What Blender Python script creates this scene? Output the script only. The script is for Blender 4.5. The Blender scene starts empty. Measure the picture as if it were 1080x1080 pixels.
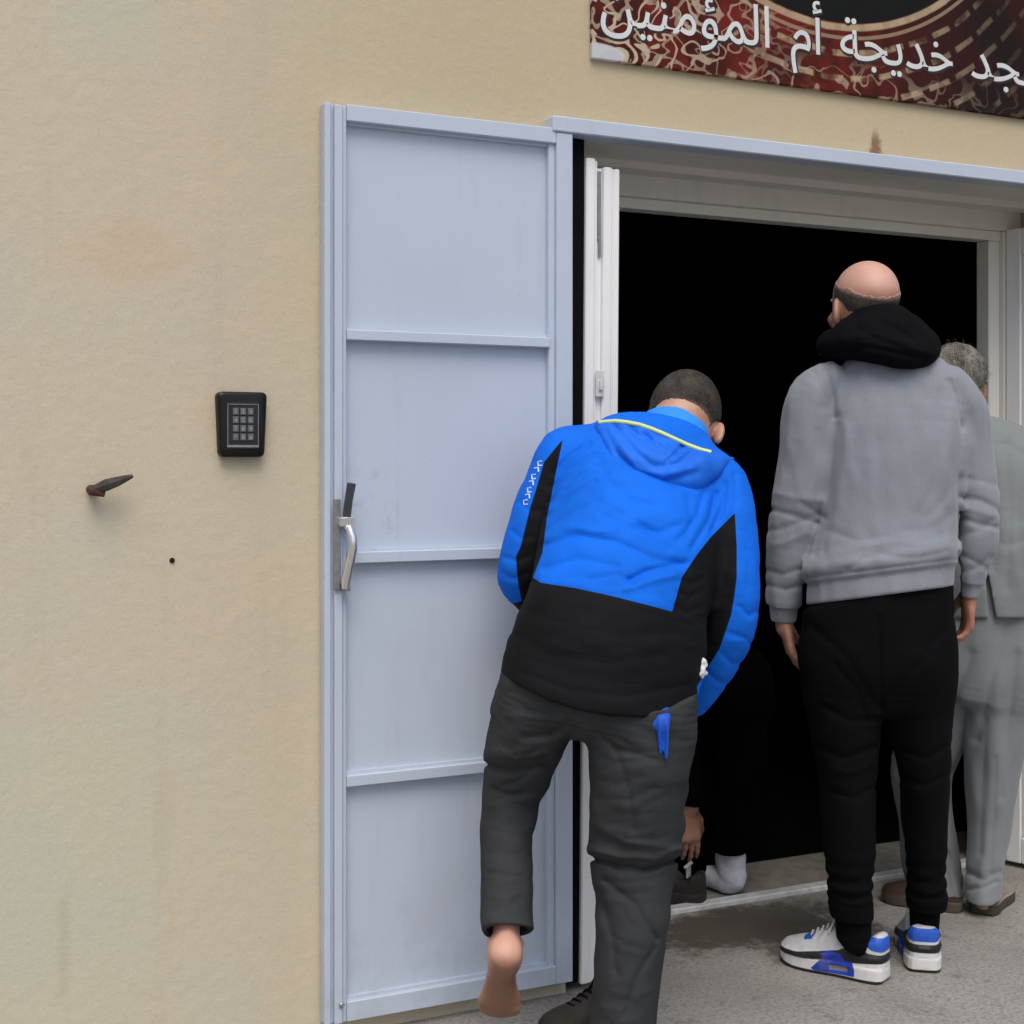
import bpy, math, random
import numpy as np
from mathutils import Vector

random.seed(4)
R = math.radians
scene = bpy.context.scene
COL = scene.collection

# ------------------------------------------------------------------ camera, sky, sun, exposure
F = 1500.0                     # focal length in pixels of the 1080 px photograph
CAMZ = 1.30
TH = R(25.7)                   # the camera looks this far to the right of the wall's normal
SN, CS = math.sin(TH), math.cos(TH)
cam_d = bpy.data.cameras.new('camera')
cam_d.sensor_width = 36.0
cam_d.lens = 36.0 * F / 1080.0
cam_d.shift_y = -55.0 / 1080.0
cam_d.clip_start = 0.05
cam_d.clip_end = 500.0
cam = bpy.data.objects.new('camera', cam_d)
cam.location = (0, 0, CAMZ)
cam.rotation_euler = (R(90), 0, -TH)
COL.objects.link(cam)
scene.camera = cam

SUN_EL, SUN_AZ = R(58), R(200)          # azimuth measured clockwise from +y (into the wall)
world = bpy.data.worlds.new('World')
scene.world = world
world.use_nodes = True
wn = world.node_tree
bg = wn.nodes['Background']
sky = wn.nodes.new('ShaderNodeTexSky')
sky.sky_type = 'NISHITA'
sky.sun_disc = False
sky.sun_elevation = SUN_EL
sky.sun_rotation = SUN_AZ
sky.air_density = 1.0
sky.dust_density = 4.0
sky.ozone_density = 1.0
wn.links.new(sky.outputs[0], bg.inputs[0])
bg.inputs[1].default_value = 0.12
sun_d = bpy.data.lights.new('sun', 'SUN')
sun_d.energy = 1.2
sun_d.angle = R(40)
sun_d.color = (1.0, 0.95, 0.88)
sun = bpy.data.objects.new('sun', sun_d)
sd = Vector((math.sin(SUN_AZ) * math.cos(SUN_EL), math.cos(SUN_AZ) * math.cos(SUN_EL), math.sin(SUN_EL)))
sun.rotation_euler = sd.to_track_quat('Z', 'Y').to_euler()
sun.location = (0, -4, 8)
COL.objects.link(sun)
scene.view_settings.view_transform = 'Standard'
scene.view_settings.look = 'None'
scene.view_settings.gamma = 1.0
scene.view_settings.use_curve_mapping = False
scene.view_settings.exposure = 0.25

# ------------------------------------------------------------------ materials
class NT:
    def __init__(s, name):
        s.m = bpy.data.materials.new(name)
        s.m.use_nodes = True
        s.t = s.m.node_tree
        s.b = s.t.nodes['Principled BSDF']
        tc = s.t.nodes.new('ShaderNodeTexCoord')
        s.co = tc.outputs['Object']
    def link(s, a, b):
        s.t.links.new(a, b)
    def put(s, sock, v):
        if isinstance(v, bpy.types.NodeSocket):
            s.link(v, sock)
        else:
            if hasattr(sock, 'default_value'):
                if sock.type == 'RGBA' and len(v) == 3:
                    v = (*v, 1)
                sock.default_value = v
    def noise(s, scale, detail=4, rough=.55, vec=None, dist=0.0):
        n = s.t.nodes.new('ShaderNodeTexNoise')
        n.inputs['Scale'].default_value = scale
        n.inputs['Detail'].default_value = detail
        n.inputs['Roughness'].default_value = rough
        n.inputs['Distortion'].default_value = dist
        s.link(vec if vec is not None else s.co, n.inputs['Vector'])
        return n.outputs['Fac']
    def voronoi(s, scale, feature='F1', vec=None, out='Distance'):
        n = s.t.nodes.new('ShaderNodeTexVoronoi')
        n.feature = feature
        n.inputs['Scale'].default_value = scale
        s.link(vec if vec is not None else s.co, n.inputs['Vector'])
        return n.outputs[out]
    def mapping(s, scale=(1, 1, 1), rot=(0, 0, 0), loc=(0, 0, 0)):
        n = s.t.nodes.new('ShaderNodeMapping')
        n.inputs['Scale'].default_value = scale
        n.inputs['Rotation'].default_value = rot
        n.inputs['Location'].default_value = loc
        s.link(s.co, n.inputs['Vector'])
        return n.outputs[0]
    def xyz(s):
        n = s.t.nodes.new('ShaderNodeSeparateXYZ')
        s.link(s.co, n.inputs[0])
        return n.outputs[0], n.outputs[1], n.outputs[2]
    def math(s, op, a, b=0.0, c=0.0, clamp=False):
        n = s.t.nodes.new('ShaderNodeMath')
        n.operation = op
        n.use_clamp = clamp
        s.put(n.inputs[0], a); s.put(n.inputs[1], b); s.put(n.inputs[2], c)
        return n.outputs[0]
    def ramp(s, fac, lo, hi, a=0.0, b=1.0, smooth=False):
        n = s.t.nodes.new('ShaderNodeMapRange')
        n.interpolation_type = 'SMOOTHSTEP' if smooth else 'LINEAR'
        s.put(n.inputs[0], fac)
        n.inputs[1].default_value = lo; n.inputs[2].default_value = hi
        n.inputs[3].default_value = a; n.inputs[4].default_value = b
        return n.outputs[0]
    def mix(s, fac, a, b, mode='MIX'):
        n = s.t.nodes.new('ShaderNodeMix')
        n.data_type = 'RGBA'
        n.blend_type = mode
        s.put(n.inputs[0], fac)
        s.put(n.inputs[6], a); s.put(n.inputs[7], b)
        return n.outputs[2]
    def attr(s, name):
        n = s.t.nodes.new('ShaderNodeAttribute')
        n.attribute_name = name
        return n.outputs['Fac']
    def zone(s, name, w=.0006):
        """1 inside the zone whose signed distance is stored on the mesh, with a crisp edge"""
        return s.ramp(s.attr(name), w, -w)
    def color(s, c):
        s.put(s.b.inputs['Base Color'], c)
    def rough(s, r):
        s.put(s.b.inputs['Roughness'], r)
    def bump(s, h, strength=.3, dist=.01, prev=None):
        n = s.t.nodes.new('ShaderNodeBump')
        n.inputs['Strength'].default_value = strength
        n.inputs['Distance'].default_value = dist
        s.link(h, n.inputs['Height'])
        if prev is not None:
            s.link(prev, n.inputs['Normal'])
        s.link(n.outputs[0], s.b.inputs['Normal'])
        return n.outputs[0]

def simple(name, c, rough=.5, metal=0.0, var=.08, scale=12, bump=0.0, bscale=200, spec=None):
    n = NT(name)
    if spec is not None:
        n.b.inputs['Specular IOR Level'].default_value = spec
    k = n.ramp(n.noise(scale), .3, .7, 1 - var, 1 + var)
    mixn = n.mix(1.0, c, (1, 1, 1), 'MULTIPLY')
    comb = n.t.nodes.new('ShaderNodeCombineXYZ')
    for i in range(3):
        n.link(k, comb.inputs[i])
    n.color(n.mix(1.0, c, comb.outputs[0], 'MULTIPLY'))
    n.rough(rough)
    n.b.inputs['Metallic'].default_value = metal
    if bump:
        n.bump(n.noise(bscale, 3), bump, .002)
    return n.m

def wall_material():
    n = NT('tan_render')
    x, y, z = n.xyz()
    big = n.noise(1.3, 3, .5, dist=.6)
    mid = n.noise(3.1, 4, .6, n.mapping((1, 1, 1), loc=(7, 3, 2)), dist=.4)
    c = n.mix(n.ramp(big, .42, .58, smooth=True), (.560, .535, .405), (.595, .520, .395))
    c = n.mix(n.ramp(mid, .48, .62, 0, .50, True), c, (.520, .525, .425))
    # warmer, browner render towards the doorway and above it
    warm = n.math('MULTIPLY', n.ramp(x, .35, 1.5, 0, 1, True), n.ramp(z, .3, 2.2, .35, 1))
    c = n.mix(n.math('MULTIPLY', warm, .75), c, (.525, .430, .270))
    streak = n.noise(3, 5, .6, n.mapping((3.5, 1, .35)))
    c = n.mix(n.ramp(streak, .55, .75, 0, .22, True), c, (.43, .37, .26))
    # pinkish patch where older paint shows through
    px = n.math('SUBTRACT', x, .58); pz = n.math('SUBTRACT', z, 1.74)
    d = n.math('ADD', n.math('POWER', n.math('DIVIDE', px, .15), 2), n.math('POWER', n.math('DIVIDE', pz, .075), 2))
    d = n.math('ADD', d, n.ramp(n.noise(11, 4), 0, 1, -.9, .9))
    c = n.mix(n.ramp(d, 1.3, .2, 0, .6, True), c, (.60, .46, .34))
    # rust run over the lintel
    px = n.math('SUBTRACT', x, 2.580); pz = n.math('SUBTRACT', z, 2.115)
    wid = n.ramp(pz, .0, .095, .036, .008)
    e = n.math('DIVIDE', n.math('ABSOLUTE', px), wid)
    e = n.math('ADD', e, n.ramp(n.noise(60, 4), 0, 1, -.7, .7))
    inside = n.math('MULTIPLY', n.ramp(e, 1.1, .4, 0, 1, True), n.ramp(pz, .1, .05, 0, 1, True))
    c = n.mix(n.math('MULTIPLY', inside, .80), c, (.17, .060, .035))
    # vertical drip at low left, fine grime
    px = n.math('ABSOLUTE', n.math('SUBTRACT', x, .443))
    inside = n.math('MULTIPLY', n.ramp(px, .022, .0, 0, .15, True), n.math('MULTIPLY', n.ramp(z, .42, .36, 0, 1, True), n.ramp(z, .12, .25, 0, 1, True)))
    c = n.mix(inside, c, (.33, .20, .13))
    speck = n.noise(260, 2)
    c = n.mix(n.ramp(speck, .38, .66, .0, .12), c, (.28, .24, .16))
    n.color(c)
    n.rough(.92)
    n.b.inputs['Specular IOR Level'].default_value = .25
    b1 = n.bump(n.noise(34, 5, .6), .35, .006)
    b2 = n.bump(n.noise(170, 4, .65, n.mapping((1, 1, 1.6))), .22, .0020, b1)
    return n.m

def ground_material():
    n = NT('worn_concrete')
    x, y, z = n.xyz()
    c = n.mix(n.ramp(n.noise(2.2, 5, .6), .35, .65, smooth=True), (.290, .280, .260), (.385, .374, .350))
    grit = n.noise(95, 5, .7)
    c = n.mix(n.ramp(grit, .45, .70, 0, .85), c, (.13, .12, .105))
    c = n.mix(n.ramp(n.voronoi(60), .16, .05, 0, .5), c, (.45, .43, .40))
    c = n.mix(n.ramp(n.noise(11, 6, .75), .54, .66, 0, .65, True), c, (.16, .15, .135))
    # wet trodden stain by the threshold
    def blob(cx, cy, rx, ry, s, col):
        dx = n.math('DIVIDE', n.math('SUBTRACT', x, cx), rx); dy = n.math('DIVIDE', n.math('SUBTRACT', y, cy), ry)
        d = n.math('ADD', n.math('POWER', dx, 2), n.math('POWER', dy, 2))
        d = n.math('ADD', d, n.ramp(n.noise(17, 7, .75), 0, 1, -2.2, 2.2))
        return n.mix(n.ramp(d, 1.7, .5, 0, s, True), c, col)
    c = blob(2.30, 3.30, .33, .15, .95, (.075, .062, .047))
    c = blob(2.45, 3.13, .20, .16, .9, (.08, .068, .052))
    c = blob(2.62, 3.36, .25, .10, .45, (.11, .10, .085))
    n.color(c)
    n.rough(.9)
    b1 = n.bump(n.noise(20, 6, .7), .35, .01)
    n.bump(n.noise(110, 5, .7), .9, .005, b1)
    return n.m

def paint_metal(name='grey_blue_paint', c=(.500, .572, .680)):
    n = NT(name)
    k = n.noise(2.5, 4)
    col = n.mix(n.ramp(k, .35, .65, 0, .6), c, tuple(v * .93 for v in c))
    spots = n.noise(46, 3, .6)
    col = n.mix(n.ramp(spots, .72, .78, 0, .5), col, (.3, .31, .33))
    drip = n.noise(6, 4, .6, n.mapping((5, 5, .6)))
    col = n.mix(n.ramp(drip, .56, .78, 0, .18, True), col, (.36, .38, .40))
    x, y, z = n.xyz()
    low = n.math('MULTIPLY', n.ramp(z, .45, .05, 0, 1, True), n.ramp(n.noise(9, 6, .7), .42, .66, 0, .25))
    col = n.mix(low, col, (.24, .24, .23))
    hx = n.math('DIVIDE', n.math('SUBTRACT', x, 1.10), .10); hz = n.math('DIVIDE', n.math('SUBTRACT', z, 1.16), .16)
    hand = n.math('ADD', n.math('MULTIPLY', hx, hx), n.math('MULTIPLY', hz, hz))
    col = n.mix(n.math('MULTIPLY', n.ramp(hand, 1.2, .1, 0, 1, True), n.ramp(n.noise(26, 5, .7), .52, .66, 0, .28)), col, (.22, .22, .22))
    sc = n.noise(40, 2, .5, n.mapping((6, 1, .25), (0, .5, 0)))
    col = n.mix(n.ramp(sc, .70, .76, 0, .25), col, (.62, .66, .70))
    n.color(col)
    n.rough(.42)
    n.bump(n.noise(55, 3), .05, .003)
    return n.m

def pvc(name, c):
    n = NT(name)
    k = n.noise(5, 5, .6, n.mapping((4, 4, .7)))
    n.color(n.mix(n.ramp(k, .5, .8, 0, .3, True), c, tuple(v * .7 for v in c)))
    n.rough(.35)
    return n.m

M = {}
M['wall'] = wall_material()
M['ground'] = ground_material()
M['metal'] = paint_metal()
M['pvc'] = pvc('white_pvc', (.84, .85, .85))
M['pvc_old'] = pvc('weathered_pvc', (.78, .77, .72))
M['soffit'] = pvc('soffit_board', (.72, .70, .65))
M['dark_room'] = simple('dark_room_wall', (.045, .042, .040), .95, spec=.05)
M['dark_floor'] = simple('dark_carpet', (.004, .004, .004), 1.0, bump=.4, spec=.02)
M['sill'] = simple('threshold_concrete', (.22, .205, .175), .85, var=.25, scale=20, bump=.4)
M['alu'] = simple('dull_aluminium', (.62, .63, .63), .5, .1, var=.2, scale=30)
M['gap_shade_lace'] = simple('black_gap_shade_lace', (.004, .004, .005), .9, spec=.1)  # black for shoe laces and for the shade strip in the door gap
M['chrome'] = simple('bright_chrome', (.80, .80, .80), .22, .9)
M['steel'] = simple('dull_steel', (.30, .31, .32), .42, .7, var=.2, scale=60)
M['black_lever'] = simple('dark_lever', (.05, .052, .056), .45, .2)
M['rust'] = simple('rust_brown', (.085, .032, .022), .85, var=.5, scale=90, bump=.6)
M['rust_grey'] = simple('rusty_grey_iron', (.050, .040, .035), .8, var=.5, scale=80, bump=.6)
M['black_plastic'] = simple('black_plastic', (.004, .004, .004), .4, spec=.3)
M['black_face'] = simple('grey_black_face', (.010, .011, .012), .5)
M['key'] = simple('grey_key', (.11, .118, .125), .5)
M['key_text'] = simple('pale_print', (.34, .35, .35), .5)
M['glass'] = simple('dark_glass', (.035, .045, .045), .06)
M['hole'] = simple('dark_hole', (.010, .006, .005), 1.0)

# ------------------------------------------------------------------ mesh helpers
class MB:
    """collects boxes and tubes into one mesh"""
    def __init__(s):
        s.v = []; s.f = []
    def box(s, x0, x1, y0, y1, z0, z1, bev=0.0):
        b = len(s.v)
        if bev <= 0:
            s.v += [(x, y, z) for x in (x0, x1) for y in (y0, y1) for z in (z0, z1)]
            s.f += [tuple(b + i for i in q) for q in ((0, 1, 3, 2), (4, 6, 7, 5), (0, 4, 5, 1), (2, 3, 7, 6), (0, 2, 6, 4), (1, 5, 7, 3))]
            return s
        lo = (x0, y0, z0); hi = (x1, y1, z1); idx = {}
        for i in range(8):
            sg = [(i >> k) & 1 for k in range(3)]
            for ax in range(3):
                p = [0, 0, 0]
                for k in range(3):
                    e = hi[k] if sg[k] else lo[k]
                    p[k] = e if k == ax else (e - bev if sg[k] else e + bev)
                idx[(i, ax)] = len(s.v); s.v.append(tuple(p))
        q4 = ((0, 1, 3, 2),)
        def c(*bits):
            return bits[0] | bits[1] << 1 | bits[2] << 2
        for ax in range(3):
            u, w = [k for k in range(3) if k != ax]
            for sgn in (0, 1):
                ring = []
                for a, bb in ((0, 0), (1, 0), (1, 1), (0, 1)):
                    bits = [0, 0, 0]; bits[ax] = sgn; bits[u] = a; bits[w] = bb
                    ring.append(idx[(c(*bits), ax)])
                s.f.append(tuple(ring))
            for a in (0, 1):
                for bb in (0, 1):
                    b0 = [0, 0, 0]; b0[u] = a; b0[w] = bb; b1 = list(b0); b1[ax] = 1
                    s.f.append((idx[(c(*b0), u)], idx[(c(*b1), u)], idx[(c(*b1), w)], idx[(c(*b0), w)]))
        for i in range(8):
            s.f.append((idx[(i, 0)], idx[(i, 1)], idx[(i, 2)]))
        return s
    def quad(s, *p):
        b = len(s.v); s.v += [tuple(q) for q in p]; s.f.append(tuple(range(b, b + len(p)))); return s
    def tube(s, pts, rad, n=10, caps=True):
        pts = [np.array(p, float) for p in pts]
        if not hasattr(rad, '__len__'):
            rad = [rad] * len(pts)
        base = len(s.v)
        up = np.array((0, 0, 1.0))
        T0 = pts[1] - pts[0]
        if abs(T0[2]) > .9 * np.linalg.norm(T0):
            up = np.array((1.0, 0, 0))
        for i, p in enumerate(pts):
            T = pts[min(i + 1, len(pts) - 1)] - pts[max(i - 1, 0)]
            T = T / (np.linalg.norm(T) + 1e-9)
            A = np.cross(T, up); A /= np.linalg.norm(A) + 1e-9
            B = np.cross(A, T)
            up = B
            for k in range(n):
                a = 2 * math.pi * k / n
                s.v.append(tuple(p + rad[i] * (A * math.cos(a) + B * math.sin(a))))
        for i in range(len(pts) - 1):
            for k in range(n):
                a = base + i * n + k; b = base + i * n + (k + 1) % n
                s.f.append((a, b, b + n, a + n))
        if caps:
            s.f.append(tuple(base + k for k in range(n))[::-1])
            s.f.append(tuple(base + (len(pts) - 1) * n + k for k in range(n)))
        return s
    def lathe(s, prof, origin=(0, 0, 0), axis='z', n=20):
        base = len(s.v); o = np.array(origin, float)
        for (r, h) in prof:
            for k in range(n):
                a = 2 * math.pi * k / n; c_, s_ = r * math.cos(a), r * math.sin(a)
                p = (c_, s_, h) if axis == 'z' else ((c_, h, s_) if axis == 'y' else (h, c_, s_))
                s.v.append(tuple(o + np.array(p)))
        for i in range(len(prof) - 1):
            for k in range(n):
                a = base + i * n + k; b = base + i * n + (k + 1) % n
                s.f.append((a, b, b + n, a + n))
        s.f.append(tuple(base + k for k in range(n))[::-1])
        s.f.append(tuple(base + (len(prof) - 1) * n + k for k in range(n)))
        return s
    def build(s, name, mat, parent=None, smooth=False, offset=True):
        me = bpy.data.meshes.new(name)
        me.from_pydata([tuple(map(float, v)) for v in s.v], [], s.f)
        me.validate()
        import bmesh
        bm = bmesh.new(); bm.from_mesh(me)
        bmesh.ops.recalc_face_normals(bm, faces=bm.faces)
        bm.to_mesh(me); bm.free()
        if smooth:
            me.polygons.foreach_set('use_smooth', [True] * len(me.polygons))
            me.set_sharp_from_angle(angle=R(40))
        me.materials.append(mat)
        o = bpy.data.objects.new(name, me)
        COL.objects.link(o)
        if parent is not None:
            o.parent = parent
            if offset:      # shapes above are written in place; keep them there under an unrotated parent
                p = parent; off = Vector((0, 0, 0))
                while p is not None:
                    off += p.location; p = p.parent
                o.location = -off
        return o

def tag(o, label=None, cat=None, group=None, kind=None):
    if label: o['label'] = label
    if cat: o['category'] = cat
    if group: o['group'] = group
    if kind: o['kind'] = kind
    return o

def empty(name, loc, label, cat):
    o = bpy.data.objects.new(name, None)
    o.location = loc
    o.empty_display_size = .1
    COL.objects.link(o)
    return tag(o, label, cat)

# ------------------------------------------------------------------ the setting
tag(MB().box(-40, 40, -40, 3.462, -.3, 0.0).build('ground', M['ground']), kind='structure')

bld = empty('building', (2.5, 3.07, 0), 'tan rendered building with an open double doorway and a pale metal door', 'building')
WY, RX0, RX1 = 3.07, 1.622, 3.47
w = MB()
w.box(-6, RX0, WY, 3.47, 0, 4.6).box(RX1, 9, WY, 3.47, 0, 4.6).box(RX0, RX1, WY, 3.47, 2.112, 4.6)
w.build('wall', M['wall'], bld)
r_ = MB()
r_.box(RX0 - 2.2, RX0 - 2.0, 3.475, 10.5, 0, 3.0).box(RX1 + 2.2, RX1 + 2.4, 3.475, 10.5, 0, 3.0)
r_.box(RX0 - 2.2, RX1 + 2.4, 10.5, 10.7, 0, 3.0).box(RX0 - 2.2, RX1 + 2.4, 3.475, 10.7, 3.0, 3.1)
r_.box(RX0 - 2.2, RX0 - .002, 3.472, 3.60, 0, 3.0).box(RX1 + .002, RX1 + 2.4, 3.472, 3.60, 0, 3.0).box(RX0 - .002, RX1 + .002, 3.52, 3.60, 2.112, 3.0)
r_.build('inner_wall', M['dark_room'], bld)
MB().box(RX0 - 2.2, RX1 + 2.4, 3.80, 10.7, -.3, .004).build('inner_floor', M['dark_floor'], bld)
MB().box(RX0 - 2.2, RX1 + 2.4, 3.51, 3.80, -.3, 0.0).build('door_sill', M['sill'], bld)
th = MB().box(RX0 + .005, RX1 - .005, 3.462, 3.505, -.02, .014, .003)
th.build('threshold_strip', M['alu'], bld)
# steel casing round the opening
c_ = MB()
c_.box(1.566, RX1 + .06, 3.026, 3.09, 2.088, 2.126, .003)
c_.box(RX1 + .015, RX1 + .06, 3.026, 3.068, .03, 2.087, .003)
c_.build('door_casing', M['metal'], bld)
s_ = MB()
s_.box(RX0, RX1, 3.092, 3.165, 2.094, 2.111).box(RX0, RX1, 3.166, 3.30, 2.102, 2.1115).box(RX0, RX1, 3.301, 3.36, 2.082, 2.111).box(RX0, RX1, 3.361, 3.42, 2.094, 2.111)
s_.build('soffit', M['soffit'], bld)
pf = MB()
pf.box(RX0 + .001, RX1 - .001, 3.42, 3.50, 2.035, 2.108, .003)
pf.box(RX0 + .001, RX1 - .001, 3.442, 3.498, 2.004, 2.0345, .002)
pf.box(RX0 + .001, RX0 + .075, 3.42, 3.50, .015, 2.0345, .003)
pf.box(3.352, 3.398, 3.442, 3.498, .015, 2.0035, .003)
pf.box(3.3985, RX1 - .001, 3.424, 3.50, .015, 2.0345, .003)
pf.build('door_frame', M['pvc_old'], bld)
MB().box(1.6235, 1.6748, 3.071, 3.09, .02, 2.086).build('door_gap_shade', M['gap_shade_lace'], bld)  # added black strip standing in for the deep shade between the two leaves

# outer steel leaf folded back flat on the wall
LX0, LX1, LZ0, LZ1 = .9976, 1.6215, .040, 2.097
leaf = MB()
leaf.box(LX0, 1.0125, 3.034, 3.068, LZ0, LZ1, .002)
leaf.box(1.0127, 1.019, 3.042, 3.068, LZ0, LZ1)
leaf.box(1.0192, 1.038, 3.028, 3.068, LZ0, LZ1 - .004, .002)
leaf.box(1.0382, 1.049, 3.036, 3.068, LZ0, LZ1 - .004, .0015)
leaf.box(1.578, LX1, 3.030, 3.068, LZ0, 2.087, .002)
leaf.box(1.561, 1.5778, 3.040, 3.068, LZ0 + .03, LZ1 - .034, .0015)
for z0, z1 in ((2.060, LZ1), (1.569, 1.593), (1.067, 1.093), (.566, .592), (LZ0, .085)):
    leaf.box(1.0492, 1.5608 if z1 < LZ1 - .001 and z0 > .05 else 1.5778, 3.031, 3.068, z0, z1, .002)
    leaf.box(1.0492, 1.5608, 3.046, 3.0578, z1 + .0002 if z0 < 2 else z0 - .006, z1 + .006 if z0 < 2 else z0 - .0002)
door = leaf.build('door', M['metal'], bld)
tag(door, 'pale grey steel door leaf folded back against the wall')
MB().box(1.049, 1.561, 3.058, 3.0675, .07, 2.08).build('door_panel', M['metal'], door)
def onleaf(px, py, Y):
    r = (px - 540) / F
    x = Y * (SN + r * CS) / (CS - r * SN)
    return x, Y, CAMZ - (py - 485) / F * (x * SN + Y * CS)
# door furniture: back plate, keeper block, dark upper arm and curved lever
h = MB().box(1.0145, 1.030, 3.019, 3.0275, 1.010, 1.213, .002)
plate = h.build('lock_plate', M['steel'], door)
MB().box(1.022, 1.058, 3.000, 3.0275, 1.152, 1.173, .003).build('lock_block', M['chrome'], door)
lv = MB().tube([(1.041, 3.012, 1.173), (1.043, 3.004, 1.21), (1.048, 2.998, 1.248)], [.0098, .0098, .0105], 4)
lv.build('door_latch', M['black_lever'], door)
lv = MB().tube([(1.041, 3.020, 1.150), (1.042, 2.992, 1.147), (1.046, 2.984, 1.13), (1.047, 2.984, 1.105), (1.041, 2.990, 1.07), (1.036, 2.997, 1.035), (1.036, 3.003, 1.016)],
              [.0085, .009, .009, .0095, .0105, .011, .010], 12)
lv.build('door_handle', M['chrome'], door, True)
MB().box(1.031, 1.052, 3.012, 3.0275, 1.008, 1.024, .002).build('lock_stop', M['steel'], door)
MB().lathe([(.0, 0), (.006, 0), (.0065, -.004), (.004, -.006)], (1.034, 3.0278, .083), 'y', 12).build('bolt', M['steel'], door)

# white plastic leaf standing open in the reveal, seen on its edge
e_ = MB()
e_.box(1.676, 1.7015, 3.060, 3.42, .016, 2.041, .003)
e_.box(1.7017, 1.7085, 3.066, 3.42, .016, 2.036)
e_.box(1.7087, 1.726, 3.072, 3.42, .016, 2.020, .002)
e_.box(1.7262, 1.750, 3.061, 3.42, .016, 2.023, .003)
e_.box(1.7502, 1.7575, 3.068, 3.42, .016, 2.020)
e_.box(1.7577, 1.772, 3.063, 3.42, .016, 2.021, .003)
e_.v = [(x - .017 * (1 - z / 2.04), y, z) for x, y, z in e_.v]
pd = e_.build('door', M['pvc'], bld)
tag(pd, 'white plastic door leaf standing open edge on')
MB().box(1.711, 1.721, 3.069, 3.0719, 1.84, 2.012).box(1.7125, 1.7195, 3.066, 3.069, 1.80, 1.845).build('lock_strip', M['steel'], pd)
MB().box(1.700, 1.722, 3.056, 3.0595, 1.455, 1.520, .001).box(1.708, 1.716, 3.050, 3.056, 1.472, 1.494).build('latch_plate', M['alu'], pd)
# right plastic leaf, hinged on the far side
e_ = MB()
X0, X1 = 3.4005, 3.456
def swing(mb, a=R(17), cx=3.4005, cy=3.4195):
    mb.v = [(cx + (x - cx) * math.cos(a) - (y - cy) * math.sin(a), cy + (x - cx) * math.sin(a) + (y - cy) * math.cos(a), z) for x, y, z in mb.v]
    return mb
for (ya, yb, za, zb) in ((3.368, 3.4195, .016, 2.038), (2.70, 2.77, .016, 2.038), (2.7702, 3.3678, .016, .10), (2.7702, 3.3678, 1.952, 2.038), (2.7702, 3.3678, .86, .96)):
    e_.box(X0, X1, ya, yb, za, zb, .004)
pr = swing(e_).build('door', M['pvc'], bld)
tag(pr, 'weathered white glazed door leaf behind the man in grey tunic')
swing(MB().box(3.424, 3.432, 2.7705, 3.3675, .9605, 1.9515)).build('pane', M['glass'], pr)
swing(MB().box(3.420, 3.438, 2.7705, 3.3675, .1005, .8595)).build('door_panel', M['pvc'], pr)
bd = MB()
for za, zb in ((.1005, .8595), (.9605, 1.9515)):
    bd.box(3.406, 3.4195, 3.354, 3.3677, za, zb, .003).box(3.406, 3.4195, 2.7703, 3.3535, za, za + .014, .003).box(3.406, 3.4195, 2.7703, 3.3535, zb - .014, zb, .003)
swing(bd).build('glazing_bead', M['pvc'], pr)

# ------------------------------------------------------------------ things on the wall
def text_mesh(body, font_size, depth, step=0.0):
    """flat lettering with a little thickness; joined letters overlap, so each glyph stands a hair's breadth apart in depth"""
    import bmesh
    c = bpy.data.curves.new('lettering', 'FONT')
    c.body = body
    c.size = font_size
    c.extrude = depth
    c.offset = .003 * font_size
    o = bpy.data.objects.new('lettering', c)
    COL.objects.link(o)
    dg = bpy.context.evaluated_depsgraph_get()
    dg.update()
    me = bpy.data.meshes.new_from_object(o.evaluated_get(dg))
    bpy.data.objects.remove(o); bpy.data.curves.remove(c)
    bm = bmesh.new(); bm.from_mesh(me)
    bmesh.ops.remove_doubles(bm, verts=bm.verts, dist=font_size * 1e-5)
    if step:
        seen = set(); k = 0
        for v0 in bm.verts:
            if v0 in seen: continue
            st = [v0]; seen.add(v0); isl = []
            while st:
                v = st.pop(); isl.append(v)
                for e in v.link_edges:
                    w_ = e.other_vert(v)
                    if w_ not in seen:
                        seen.add(w_); st.append(w_)
            for v in isl: v.co.z += step * (k % 5)
            k += 1
    bm.normal_update()
    bm.to_mesh(me); bm.free()
    return me

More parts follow.
